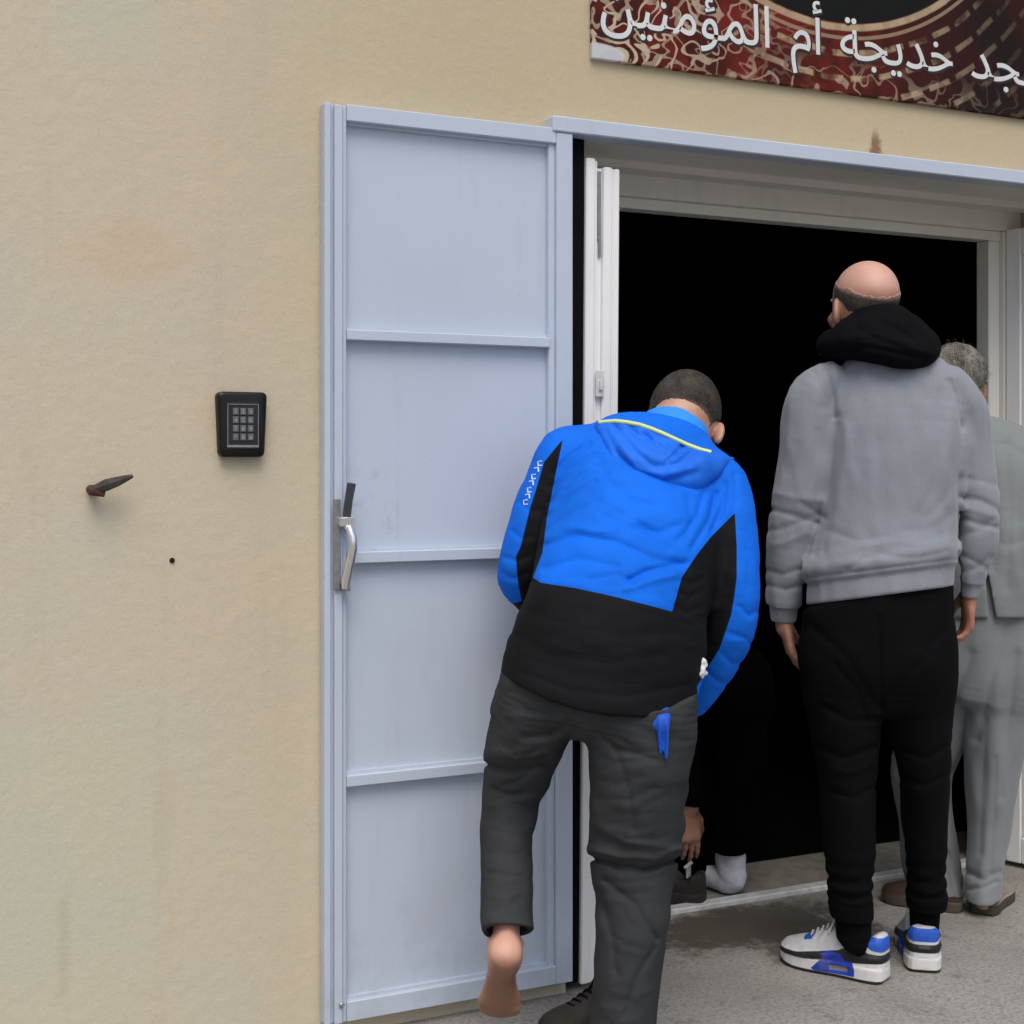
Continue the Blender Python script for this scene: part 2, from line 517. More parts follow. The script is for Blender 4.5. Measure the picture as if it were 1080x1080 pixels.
def banner_material():
    n = NT('printed_banner')
    x, y, z = n.xyz()
    cx, cz = 2.415, 3.16
    dx = n.math('SUBTRACT', x, cx); dz = n.math('SUBTRACT', z, cz)
    r = n.math('SQRT', n.math('ADD', n.math('MULTIPLY', dx, dx), n.math('MULTIPLY', dz, dz)))
    ang = n.math('ARCTAN2', dx, n.math('MULTIPLY', dz, -1.0))
    base = n.mix(n.ramp(x, 2.2, 3.0, 0, 1, True), (.150, .016, .010), (.014, .008, .008))
    base = n.mix(n.ramp(n.noise(9, 4), .4, .62, 0, .8, True), base, (.035, .008, .006))
    cream = (.46, .35, .22)
    # broken rings of pale dashes, like brick courses round the medallion
    ring = n.math('FRACT', n.math('MULTIPLY', n.math('ADD', r, n.ramp(n.noise(4, 2), 0, 1, -.015, .015)), 15.0))
    row = n.math('FLOOR', n.math('MULTIPLY', r, 15.0))
    dash = n.math('FRACT', n.math('ADD', n.math('MULTIPLY', ang, 8.5), n.math('MULTIPLY', row, .37)))
    m = n.math('MULTIPLY', n.ramp(n.math('ABSOLUTE', n.math('SUBTRACT', ring, .5)), .15, .09, 0, 1), n.ramp(n.math('ABSOLUTE', n.math('SUBTRACT', dash, .5)), .40, .34, 0, 1))
    m = n.math('MULTIPLY', m, n.ramp(n.noise(16, 3), .38, .56, .1, 1))
    fade = n.math('MULTIPLY', n.ramp(x, 2.1, 2.3, 0, 1, True), n.ramp(x, 3.1, 2.6, .12, .75, True))
    c = n.mix(n.math('MULTIPLY', m, fade), base, cream)
    # arabesque swirls, densest and palest at the lower left corner
    sw = n.noise(12, 1, .3, n.mapping((1, 1, 1.2)), dist=1.3)
    line = n.ramp(n.math('ABSOLUTE', n.math('SUBTRACT', sw, .5)), .040, .028, 0, 1)
    left = n.ramp(x, 2.45, 1.75, .0, 1, True)
    low = n.ramp(z, 2.40, 2.30, 0, .45, True)
    low = n.math('MULTIPLY', low, n.ramp(x, 3.0, 2.5, .15, 1))
    c = n.mix(n.math('MULTIPLY', line, n.math('MAXIMUM', n.math('MULTIPLY', left, .9), low)), c, (.55, .45, .33))
    sw2 = n.noise(9, 1, .3, n.mapping((1, 1, 1.2), loc=(3, 1, 5)), dist=1.5)
    c = n.mix(n.math('MULTIPLY', n.ramp(n.math('ABSOLUTE', n.math('SUBTRACT', sw2, .46)), .030, .02, 0, 1), n.math('MULTIPLY', left, .7)), c, (.42, .34, .25))
    px = n.math('DIVIDE', n.math('SUBTRACT', x, 1.70), .10); pz = n.math('DIVIDE', n.math('SUBTRACT', z, 2.30), .030)
    corner = n.math('ADD', n.math('MULTIPLY', px, px), n.math('MULTIPLY', pz, pz))
    c = n.mix(n.ramp(corner, .75, .55, 0, .9), c, (.55, .57, .60))
    # the black medallion and its pale rim
    c = n.mix(n.ramp(n.math('ABSOLUTE', n.math('SUBTRACT', r, .700)), .011, .007, 0, .75), c, cream)
    c = n.mix(n.ramp(n.math('ABSOLUTE', n.math('SUBTRACT', r, .728)), .006, .004, 0, .5), c, cream)
    c = n.mix(n.ramp(r, .690, .686, 0, 1), c, (.006, .007, .007))
    # weathering
    n.color(c)
    n.rough(.75)
    n.b.inputs['Specular IOR Level'].default_value = .15
    n.bump(n.noise(5, 3), .1, .01)
    return n.m

BY = 3.055
ban = empty('sign', (2.9, BY, 2.285), 'dark red printed banner with white Arabic lettering above the doorway', 'sign')
MB().box(1.689, 4.10, BY, 3.069, 2.285, 3.30, .002).build('sign_board', banner_material(), ban)
white_print = simple('white_print', (.66, .67, .67), .5, var=.06)
black_print = simple('black_print', (.012, .011, .011), .6)
def word(forms, xa, xb, zb, hgt):
    me = text_mesh(forms, 1.0, .02, .004)
    n = len(me.vertices)
    co = np.empty(n * 3, np.float32); me.vertices.foreach_get('co', co); co = co.reshape(-1, 3)
    lo, hi = co.min(0), co.max(0)
    sx = (xb - xa) / (hi[0] - lo[0]); sz = hgt
    def make(name, mat, grow, y0, y1, ox=0, oz=0):
        v = np.empty_like(co)
        v[:, 0] = xa + (co[:, 0] - lo[0]) * sx + ox
        v[:, 2] = zb + co[:, 1] * sz + oz
        t = (co[:, 2] - lo[2]) / (hi[2] - lo[2])
        v[:, 1] = y0 + (y1 - y0) * (1 - t)
        if grow:
            nn = np.empty(n * 3, np.float32); me.vertices.foreach_get('normal', nn); nn = nn.reshape(-1, 3)
            v[:, 0] += nn[:, 0] * grow; v[:, 2] += nn[:, 1] * grow
        m2 = me.copy(); m2.name = name
        m2.vertices.foreach_set('co', v.ravel())
        m2.materials.clear(); m2.materials.append(mat)
        o = bpy.data.objects.new(name, m2); COL.objects.link(o)
        o.parent = ban; o.location = -ban.location
        return o
    make('lettering_outline', black_print, .0050, BY - .0006, BY + .002, .002, -.003)
    make('lettering', white_print, 0, BY - .0014, BY + .001)
word('\uFEE6\uFEF4\uFEE8\uFEE3\uFE86\uFEE4\uFEDF\uFE8D', 1.712, 2.216, 2.376, .150)
word('\uFEE1\uFE83', 2.285, 2.385, 2.378, .150)
word('\uFE94\uFEA0\uFEF3\uFEAA\uFEA7', 2.447, 2.840, 2.380, .150)
word('\uFEAA\uFEA0\uFEB4\uFEE3', 2.908, 3.330, 2.380, .150)

kp = empty('keypad', (.815, WY, 1.377), 'black door entry keypad with grey keys mounted on the tan wall', 'keypad')
k = MB()
prof = []
for i in range(13):                       # rounded shield outline with a slight waist
    pass
def rounded(cx, cz, hw, hh, rr, n=6, top=0.0):
    pts = []
    for sx, sz, a0 in ((1, 1, 0), (-1, 1, 90), (-1, -1, 180), (1, -1, 270)):
        for i in range(n + 1):
            a = R(a0 + 90 * i / n)
            x = cx + sx * (hw - rr) + rr * math.cos(a); z = cz + sz * (hh - rr) + rr * math.sin(a)
            x += top * (z - cz) / hh * (1 if x > cx else -1)
            pts.append((x, z))
    return pts
def slab(mb, layers):
    base = len(mb.v); n = len(layers[0][0])
    for pts, y in layers:
        mb.v += [(x, y, z) for x, z in pts]
    for i in range(len(layers) - 1):
        for j in range(n):
            a = base + i * n + j; b = base + i * n + (j + 1) % n
            mb.f.append((a, b, b + n, a + n))
    mb.f.append(tuple(base + j for j in range(n)))
    mb.f.append(tuple(base + (len(layers) - 1) * n + j for j in range(n))[::-1])
    return mb
kx, kz = .814, 1.377
slab(k, [(rounded(kx, kz, .052, .071, .012, top=.003), WY - .0005), (rounded(kx, kz, .052, .071, .012, top=.003), WY - .024), (rounded(kx, kz, .0500, .0685, .012, top=.003), WY - .027), (rounded(kx, kz, .046, .064, .010), WY - .029)])
body = k.build('casing', M['black_plastic'], kp, True)
f_ = MB(); slab(f_, [(rounded(kx, kz - .002, .036, .051, .004), WY - .0289), (rounded(kx, kz - .002, .036, .051, .004), WY - .0305)])
f_.build('face_plate', M['black_face'], kp)
b_ = MB().box(kx - .035, kx + .035, WY - .0322, WY - .0306, kz - .050, kz - .045, .0005).box(kx - .035, kx + .035, WY - .0318, WY - .0306, kz + .043, kz + .0445)
b_.box(kx - .0345, kx - .033, WY - .0318, WY - .0306, kz - .0445, kz + .0425).box(kx + .033, kx + .0345, WY - .0318, WY - .0306, kz - .0445, kz + .0425)
b_.build('trim', M['steel'], kp)
for i, ch in enumerate('123456789*0#'):
    cx = kx + (i % 3 - 1) * .0165; cz = kz + .028 - (i // 3) * .0185
    ky = MB().box(cx - .0066, cx + .0066, WY - .0335, WY - .0306, cz - .0075, cz + .0075, .0012).build('key', M['key'], kp)
    me = text_mesh(ch, .0125, .0004)
    me.materials.clear(); me.materials.append(M['key_text'])
    t = bpy.data.objects.new('key_number', me); COL.objects.link(t)
    t.parent = ky; t.rotation_euler = (R(90), 0, 0)
    t.location = (cx - .0035, WY - .0337, cz - .0045)

pg = MB().tube([(.497, 3.075, 1.238), (.499, 3.045, 1.238), (.500, 3.035, 1.2385)], [.010, .0105, .0095], 10)
peg = empty('iron_hook', (.497, WY, 1.238), 'rusty iron hinge pin sticking out of the tan wall', 'iron hook')
pg.tube([(.489, 3.036, 1.236), (.520, 3.036, 1.229)], [.0098, .0068], 9)
pg.build('stub', M['rust'], peg, True)
bl = MB().tube([(.499, 3.038, 1.2385), (.522, 3.030, 1.2475), (.545, 3.023, 1.2555), (.567, 3.017, 1.264), (.574, 3.0155, 1.2665)], [.0085, .0125, .0100, .0055, .0035], 8)
bl.build('spike', M['rust_grey'], peg, True)
nail = MB().lathe([(.0, .004), (.0055, .003), (.006, -.001), (.0045, -.004), (.0, -.005)], (.667, WY, 1.084), 'y', 12).build('nail', M['hole'], None, True)
tag(nail, 'small dark nail head in the wall below the keypad', 'nail')
# ------------------------------------------------------------------ smooth solid modelling: distance fields turned into meshes
f32 = np.float32
_rng = np.random.RandomState(11)
_LAT = _rng.rand(32, 32, 32).astype(f32)

def vnoise(P, scale=1.0, seed=0, stretch=None):
    Q = P * f32(scale)
    if stretch is not None:
        Q = Q @ np.asarray(stretch, f32).T
    Q = Q + f32(seed * 7.31 + 100)
    i = np.floor(Q).astype(np.int32); t = (Q - i).astype(f32)
    t = t * t * (3 - 2 * t)
    i &= 31; j = (i + 1) & 31
    x0, y0, z0 = i[:, 0], i[:, 1], i[:, 2]; x1, y1, z1 = j[:, 0], j[:, 1], j[:, 2]
    tx, ty, tz = t[:, 0], t[:, 1], t[:, 2]
    L = _LAT
    a = L[x0, y0, z0] * (1 - tx) + L[x1, y0, z0] * tx
    b = L[x0, y1, z0] * (1 - tx) + L[x1, y1, z0] * tx
    c = L[x0, y0, z1] * (1 - tx) + L[x1, y0, z1] * tx
    d = L[x0, y1, z1] * (1 - tx) + L[x1, y1, z1] * tx
    return (a * (1 - ty) + b * ty) * (1 - tz) + (c * (1 - ty) + d * ty) * tz

def smin(a, b, k):
    h = np.maximum(k - np.abs(a - b), 0) / k
    return np.minimum(a, b) - h * h * k * .25
def smax(a, b, k):
    return -smin(-a, -b, k)
def sstep(x, a, b):
    t = np.clip((x - a) / (b - a), 0, 1)
    return t * t * (3 - 2 * t)
def nrm(v):
    v = np.asarray(v, float)
    return v / (np.linalg.norm(v) + 1e-12)

FAR = f32(.09)
def ell_d(q, r):
    r = np.asarray(r, f32)
    k0 = np.sqrt(((q / r) ** 2).sum(1)); k1 = np.sqrt(((q / (r * r)) ** 2).sum(1))
    return np.where(k0 < .5, (k0 - 1) * r.min(), k0 * (k0 - 1) / np.maximum(k1, 1e-6))
def ellipsoid(P, c, r, axes=None):
    q = P - np.asarray(c, f32)
    if axes is not None:
        q = q @ np.asarray(axes, f32).T
    return ell_d(q, r)
def capsule(P, a, b, r1, r2):
    a = np.asarray(a, f32); b = np.asarray(b, f32)
    d = b - a; q = P - a
    t = np.clip(q @ d / max(float(d @ d), 1e-9), 0, 1)
    return np.linalg.norm(q - t[:, None] * d, axis=1) - (r1 + (r2 - r1) * t)

class Loft:
    """a tube of elliptical sections along a smooth centre line: points, half widths a (along side), half depths b"""
    def __init__(s, pts, a, b, side=(1, 0, 0), n=5, cap=None):
        pts = np.array(pts, float); K = len(pts)
        a = np.broadcast_to(np.array(a, float), (K,)); b = np.broadcast_to(np.array(b, float), (K,))
        side = np.array(side, float)
        if side.ndim == 1:
            side = np.repeat(side[None], K, 0)
        X = np.concatenate([pts, a[:, None], b[:, None], side], 1)
        out = []
        for i in range(K - 1):
            p0, p1, p2, p3 = X[max(i - 1, 0)], X[i], X[i + 1], X[min(i + 2, K - 1)]
            for t in np.arange(n) / n:
                out.append(.5 * (2 * p1 + (p2 - p0) * t + (2 * p0 - 5 * p1 + 4 * p2 - p3) * t * t + (3 * p1 - p0 - 3 * p2 + p3) * t ** 3))
        out.append(X[-1]); out = np.array(out)
        s.p = out[:, :3].astype(f32); s.a = out[:, 3].astype(f32); s.b = out[:, 4].astype(f32); s.sd = out[:, 5:8]
        s.cap = cap; s.n = n
        m = np.maximum(s.a, s.b).max()
        s.lo = s.p.min(0) - m - FAR; s.hi = s.p.max(0) + m + FAR
    def __call__(s, P, grow=0.0, coords=False):
        N = len(P)
        best = np.full(N, FAR, f32)
        if coords:
            bt = np.zeros(N, f32); bu = np.zeros(N, f32); bv = np.zeros(N, f32)
        inb = np.where(((P > s.lo) & (P < s.hi)).all(1))[0]
        if len(inb) == 0:
            return (best, bt, bu, bv) if coords else best
        Q = P[inb]; d_ = best[inb]
        for i in range(len(s.p) - 1):
            A, B = s.p[i], s.p[i + 1]
            D = B - A; L2 = float(D @ D)
            if L2 < 1e-10: continue
            L = math.sqrt(L2); T = D / L
            rad = max(s.a[i], s.b[i], s.a[i + 1], s.b[i + 1]) + L / 2 + FAR + grow
            w = Q - (A + B) / 2
            k = np.where((w * w).sum(1) < rad * rad)[0]
            if len(k) == 0: continue
            q = Q[k] - A
            tr = q @ D / L2
            t = np.clip(tr, 0, 1)
            S = s.sd[i] - T * float(s.sd[i] @ T); S = (S / (np.linalg.norm(S) + 1e-9)).astype(f32)
            Nn = np.cross(T, S).astype(f32)
            aa = s.a[i] + (s.a[i + 1] - s.a[i]) * t + grow; bb = s.b[i] + (s.b[i + 1] - s.b[i]) * t + grow
            u = q @ S; v = q @ Nn; wv = (tr - t) * L
            cc = np.minimum(aa, bb) if s.cap is None else f32(s.cap)
            k0 = np.sqrt((u / aa) ** 2 + (v / bb) ** 2 + (wv / cc) ** 2)
            k1 = np.sqrt((u / aa ** 2) ** 2 + (v / bb ** 2) ** 2 + (wv / cc ** 2) ** 2)
            d = np.where(k0 < .5, (k0 - 1) * np.minimum(aa, bb), k0 * (k0 - 1) / np.maximum(k1, 1e-6))
            better = d < d_[k]
            kk = k[better]
            d_[kk] = d[better]
            if coords:
                g = inb[kk]
                bt[g] = (i + t[better]) / s.n; bu[g] = u[better]; bv[g] = v[better]
        best[inb] = d_
        return (best, bt, bu, bv) if coords else best

def mesh_field(fn, lo, hi, vox):
    lo = np.array(lo, f32); hi = np.array(hi, f32)
    Bk = 6
    nb = np.ceil((hi - lo) / (vox * Bk)).astype(int)
    ctr = [lo[k] + (np.arange(nb[k]) + .5) * Bk * vox for k in range(3)]
    C = np.stack(np.meshgrid(*ctr, indexing='ij'), -1).reshape(-1, 3).astype(f32)
    dc = fn(C).reshape(nb)
    act = np.abs(dc) < .87 * Bk * vox * 1.35 + .012
    n = nb * Bk + 1
    V = np.empty(n, f32)
    sg = np.where(dc > 0, f32(1), f32(-1))
    rep = sg.repeat(Bk, 0).repeat(Bk, 1).repeat(Bk, 2)
    V[:-1, :-1, :-1] = rep
    V[-1] = 1; V[:, -1] = 1; V[:, :, -1] = 1
    m = np.zeros(n, bool)
    am = act.repeat(Bk, 0).repeat(Bk, 1).repeat(Bk, 2)
    for dx in (0, 1):
        for dy in (0, 1):
            for dz in (0, 1):
                m[dx:n[0] - 1 + dx, dy:n[1] - 1 + dy, dz:n[2] - 1 + dz] |= am
    idx = np.argwhere(m)
    vals = np.empty(len(idx), f32)
    for s in range(0, len(idx), 150000):
        vals[s:s + 150000] = fn((lo + idx[s:s + 150000].astype(f32) * f32(vox)).astype(f32))
    V[m] = vals
    # surface nets
    sgn = V < 0
    cs = np.zeros(np.array(n) - 1, np.int8)
    for dx in (0, 1):
        for dy in (0, 1):
            for dz in (0, 1):
                cs += sgn[dx:n[0] - 1 + dx, dy:n[1] - 1 + dy, dz:n[2] - 1 + dz]
    cell = np.argwhere((cs > 0) & (cs < 8))
    if len(cell) == 0:
        raise RuntimeError('empty field')
    acc = np.zeros((len(cell), 3), f32); cnt = np.zeros(len(cell), f32)
    for ax in range(3):
        o1, o2 = [k for k in range(3) if k != ax]
        for b1 in (0, 1):
            for b2 in (0, 1):
                a = cell.copy(); a[:, o1] += b1; a[:, o2] += b2
                b = a.copy(); b[:, ax] += 1
                va = V[a[:, 0], a[:, 1], a[:, 2]]; vb = V[b[:, 0], b[:, 1], b[:, 2]]
                cr = (va < 0) != (vb < 0)
                t = np.where(cr, va / np.where(cr, va - vb, 1), 0)
                off = np.zeros((len(cell), 3), f32)
                off[:, o1] = b1; off[:, o2] = b2; off[:, ax] = t
                acc += off * cr[:, None]; cnt += cr
    verts = lo + (cell + acc / cnt[:, None]) * f32(vox)
    cid = np.full(np.array(n) - 1, -1, np.int32)
    cid[cell[:, 0], cell[:, 1], cell[:, 2]] = np.arange(len(cell))
    quads = []
    for ax in range(3):
        o1, o2 = [(1, 2), (2, 0), (0, 1)][ax]
        sl0 = [slice(None)] * 3; sl1 = [slice(None)] * 3
        sl0[ax] = slice(0, n[ax] - 1); sl1[ax] = slice(1, n[ax])
        ch = sgn[tuple(sl0)] != sgn[tuple(sl1)]
        e = np.argwhere(ch)
        e = e[(e[:, o1] > 0) & (e[:, o2] > 0) & (e[:, o1] < n[o1] - 1) & (e[:, o2] < n[o2] - 1)]
        ins = sgn[e[:, 0], e[:, 1], e[:, 2]]
        q = []
        for d1, d2 in ((-1, -1), (0, -1), (0, 0), (-1, 0)):
            c = e.copy(); c[:, o1] += d1; c[:, o2] += d2
            q.append(cid[c[:, 0], c[:, 1], c[:, 2]])
        q = np.stack(q, 1)
        q[~ins] = q[~ins][:, ::-1]
        quads.append(q)
    quads = np.concatenate(quads)
    quads = quads[(quads >= 0).all(1)]
    verts = verts.astype(f32)
    def relax(v, lam):
        s_ = np.zeros_like(v); c_ = np.zeros(len(v), f32)
        for a, b in ((0, 1), (1, 2), (2, 3), (3, 0)):
            for i, j in ((a, b), (b, a)):
                for k in range(3):
                    s_[:, k] += np.bincount(quads[:, i], v[quads[:, j], k], len(v)).astype(f32)
                c_ += np.bincount(quads[:, i], minlength=len(v)).astype(f32)
        return v + f32(lam) * (s_ / np.maximum(c_, 1)[:, None] - v)
    # settle the vertices on the surface
    h = f32(vox * .35)
    for it in range(2):
        d0 = np.empty(len(verts), f32); g = np.empty((len(verts), 3), f32)
        for s in range(0, len(verts), 150000):
            p = verts[s:s + 150000]
            d0[s:s + 150000] = fn(p)
            for k in range(3):
                e = np.zeros(3, f32); e[k] = h
                g[s:s + 150000, k] = (fn(p + e) - fn(p - e)) / (2 * h)
        g2 = (g * g).sum(1)
        step = np.clip(d0 / np.maximum(g2, .15), -vox * .6, vox * .6)
        verts = verts - (step[:, None] * g) * f32(.8)
    for lam in (.5, -.35):
        verts = relax(verts, lam)
    return verts, quads

def mesh_object(name, verts, quads, mat, parent=None, attrs=None):
    me = bpy.data.meshes.new(name)
    me.vertices.add(len(verts)); me.vertices.foreach_set('co', verts.astype(f32).ravel())
    nq = len(quads)
    me.loops.add(nq * 4); me.loops.foreach_set('vertex_index', quads.astype(np.int32).ravel())
    me.polygons.add(nq); me.polygons.foreach_set('loop_start', np.arange(0, nq * 4, 4, dtype=np.int32))
    me.polygons.foreach_set('loop_total', np.full(nq, 4, np.int32))
    me.update(calc_edges=True)
    me.validate()
    me.polygons.foreach_set('use_smooth', np.ones(len(me.polygons), bool))
    for k, v in (attrs or {}).items():
        at = me.attributes.new(k, 'FLOAT', 'POINT')
        at.data.foreach_set('value', np.asarray(v, f32))
    me.materials.append(mat)
    o = bpy.data.objects.new(name, me)
    COL.objects.link(o)
    if parent is not None:
        o.parent = parent
    return o

def poly_sd(X, Y, poly):
    """signed distance to a polygon, negative inside"""
    P = np.array(poly, float); n = len(P)
    d = np.full(len(X), 1e9); ins = np.zeros(len(X), bool)
    for i in range(n):
        a, b = P[i], P[(i + 1) % n]
        e = b - a; wx, wy = X - a[0], Y - a[1]
        t = np.clip((wx * e[0] + wy * e[1]) / (e @ e), 0, 1)
        d = np.minimum(d, np.hypot(wx - e[0] * t, wy - e[1] * t))
        c = ((a[1] <= Y) & (b[1] > Y)) | ((b[1] <= Y) & (a[1] > Y))
        xx = a[0] + (Y - a[1]) * (b[0] - a[0]) / (b[1] - a[1] if b[1] != a[1] else 1e-9)
        ins ^= c & (X < xx)
    return np.where(ins, -d, d)

def line_d(X, Y, pts):
    d = np.full(X.shape, 1e9, f32)
    for a, b in zip(pts[:-1], pts[1:]):
        a = np.array(a, f32); e = np.array(b, f32) - a
        wx, wy = X - a[0], Y - a[1]
        t = np.clip((wx * e[0] + wy * e[1]) / float(e @ e + 1e-9), 0, 1)
        d = np.minimum(d, np.hypot(wx - e[0] * t, wy - e[1] * t))
    return d

class Figure:
    """a person's own frame: x to the right as one looks at the back, y away, z up; measured on the photograph and placed on the ground"""
    def __init__(s, px0, Z0):
        s.al = math.atan((px0 - 540) / F)
        s.Rr = Z0 / math.cos(s.al)
        X0 = (px0 - 540) / F * Z0
        s.loc = (X0 * CS + Z0 * SN, -X0 * SN + Z0 * CS, 0)
        s.rot = -(TH + s.al)
        s.mpp = Z0 / F
    def __call__(s, px, py, dl=0.0):
        be = math.atan((px - 540) / F) - s.al
        D = s.Rr + dl
        Zc = D / math.cos(be) * math.cos(be + s.al)
        return np.array((D * math.tan(be), dl, CAMZ - (py - 485) / F * Zc))
    def pix(s, P):
        D = s.Rr + P[:, 1]; be = np.arctan2(P[:, 0], D) + s.al
        r = np.hypot(P[:, 0], D)
        return 540 + F * np.tan(be), 485 - F * (P[:, 2] - CAMZ) / (r * np.cos(be))
    def w(s, n, dl=0.0):
        return n * s.mpp * (s.Rr + dl) / s.Rr
    def place(s, o):
        o.location = s.loc; o.rotation_euler = (0, 0, s.rot); return o
    def surf(s, fn, px, py, d0=-.5, d1=.7, off=0.0):
        """first point of a surface met from the back, at a place measured on the photograph"""
        ds = np.linspace(d0, d1, 240)
        P = np.array([s(px, py, d) for d in ds], f32)
        v = fn(P)
        k = np.argmax(v < 0)
        if not (v < 0).any():
            k = int(np.argmin(v)); return P[k].astype(float)
        a, b = ds[max(k - 1, 0)], ds[k]
        for _ in range(14):
            m = (a + b) / 2
            if fn(np.array([s(px, py, m)], f32))[0] < 0: b = m
            else: a = m
        return s(px, py, b - off)

def creases(fig, P, lines, dmax=9.0):
    """folds: (points, depth in mm, half width in px); positive sinks, negative raises"""
    X, Y = fig.pix(P)
    X = X.astype(f32); Y = Y.astype(f32)
    out = np.zeros(len(P), f32)
    for pts, mm, wd in lines:
        A = np.array(pts)
        k = np.where((X > A[:, 0].min() - 3 * wd) & (X < A[:, 0].max() + 3 * wd) & (Y > A[:, 1].min() - 3 * wd) & (Y < A[:, 1].max() + 3 * wd))[0]
        if len(k) == 0: continue
        d = line_d(X[k], Y[k], pts)
        out[k] += f32(mm * .001) * (.75 * np.exp(-(d / wd) ** 2) + .35 * np.exp(-d / (.5 * wd)))
    return out

def hand_parts(wrist, dirv, thumb, palm, L=.185, curl=.5, spread=.10):
    """palm, four unequal fingers of three joints each and a thumb that leaves the side of the palm"""
    w = np.array(wrist, float); d = nrm(dirv); t = nrm(np.array(thumb, float) - d * np.dot(thumb, d))
    n = nrm(np.array(palm, float) - d * np.dot(palm, d) - t * np.dot(palm, t))
    caps = []
    pl = L * .53
    pc = Loft([w - d * .03, w + d * .01, w + d * pl * .55 + t * .002, w + d * pl * .98], [.026, .027, .039, .038], [.020, .018, .0155, .012], t, 4, cap=.012)
    for off, ln, r, cr in ((.029, .40, .0085, .85), (.0105, .445, .0088, 1.0), (-.0085, .415, .0083, 1.1), (-.026, .33, .0074, 1.25)):
        p = w + d * (pl * .93 - abs(off - .008) * .25) + t * off
        dd = nrm(d + t * off * spread * 30)
        ang = 0
        for k, (fr, rr) in enumerate(((.45, 1.0), (.31, .92), (.24, .82))):
            ang += curl * cr * (.55 if k == 0 else .75)
            e = nrm(dd * math.cos(ang) + n * math.sin(ang))
            q = p + e * ln * L * fr
            caps.append((p, q, r * rr, r * rr * .92)); p = q
    b = w + d * pl * .22 + t * .026 + n * .006
    e1 = nrm(d * .70 + t * .62 + n * .28)
    q = b + e1 * L * .22; caps.append((b, q, .0135, .0105))
    e2 = nrm(d * .88 + t * .28 + n * .34)
    q2 = q + e2 * L * .175; caps.append((q, q2, .0100, .0092))
    q3 = q2 + nrm(d * .9 + n * .42 + t * .05) * L * .13; caps.append((q2, q3, .0092, .0072))
    def fn(P):
        v = pc(P)
        k = np.where(v < .088)[0] if True else None
        c = np.array(w + d * L * .55, f32)
        near = np.where(((P - c) ** 2).sum(1) < (L * .85 + .09) ** 2)[0]
        if len(near):
            Q = P[near]; dd_ = v[near]; fing = np.full(len(near), FAR, f32)
            for (p, q, r1, r2) in caps:
                fing = smin(fing, capsule(Q, p, q, r1, r2).astype(f32), .004)
            v = v.copy(); v[near] = smin(dd_, fing, .009)
        return v
    return fn

class Head:
    def __init__(s, c, face, up, sc=1.0):
        f = nrm(face); u = nrm(np.array(up) - f * np.dot(up, f)); r = np.cross(f, u)
        s.c = np.array(c, f32); s.A = np.array((r, f, u), f32); s.sc = f32(sc)
    def loc(s, P):
        return ((P - s.c) @ s.A.T) / s.sc
    def at(s, x, y, z):
        return s.c.astype(float) + (np.array((x, y, z)) * float(s.sc)) @ s.A.astype(float)
    def skull(s, Q):
        d = ell_d(Q - np.array((0, -.014, .040), f32), (.0765, .098, .083))
        d = smin(d, ell_d(Q - np.array((0, .030, -.040), f32), (.062, .066, .080)), .04)
        d = smin(d, ell_d(Q - np.array((0, .062, -.085), f32), (.030, .030, .026)), .03)
        return d
    def __call__(s, P):
        near = np.where(((P - s.c) ** 2).sum(1) < .25 ** 2)[0]
        out = np.full(len(P), FAR, f32)
        if len(near) == 0: return out
        Q = s.loc(P[near])
        d = s.skull(Q)
        q = Q.copy(); q[:, 0] = np.abs(q[:, 0])
        d = smin(d, ell_d(q - np.array((.028, .083, .030), f32), (.026, .012, .008)), .012)       # brow
        d = smin(d, ell_d(q - np.array((.046, .066, -.022), f32), (.020, .018, .016)), .02)        # cheek
        d = smax(d, -ell_d(q - np.array((.031, .100, .012), f32), (.018, .014, .011)), .012)       # socket
        d = smin(d, ell_d(q - np.array((.031, .082, .012), f32), (.0125, .0115, .0105)), .003)      # eyeball and lids
        d = smin(d, capsule(Q, (0, .094, .018), (0, .116, -.020), .008, .0125), .010)              # nose
        d = smin(d, ell_d(q - np.array((.011, .104, -.024), f32), (.010, .010, .008)), .006)
        d = smin(d, ell_d(q - np.array((0, .094, -.052), f32), (.024, .010, .0055)), .006)         # lips
        d = smin(d, ell_d(q - np.array((0, .092, -.062), f32), (.020, .010, .006)), .006)
        # ears: a tilted shell with a hollow and a lobe
        e = q - np.array((.080, -.008, -.006), f32)
        ca, sa = math.cos(.42), math.sin(.42)
        ex = e[:, 0] * ca + e[:, 1] * sa; ey = -e[:, 0] * sa + e[:, 1] * ca
        E = np.stack([ex, ey - e[:, 2] * .18, e[:, 2]], 1)
        ear = ell_d(E, (.0105, .0195, .0325))
        ear = smax(ear, -ell_d(E - np.array((.010, .003, .003), f32), (.0085, .0125, .022)), .004)
        ear = smin(ear, ell_d(E - np.array((-.001, .004, -.027), f32), (.006, .010, .010)), .006)
        d = smin(d, ear, .007)
        out[near] = np.minimum(d * s.sc, FAR)
        return out

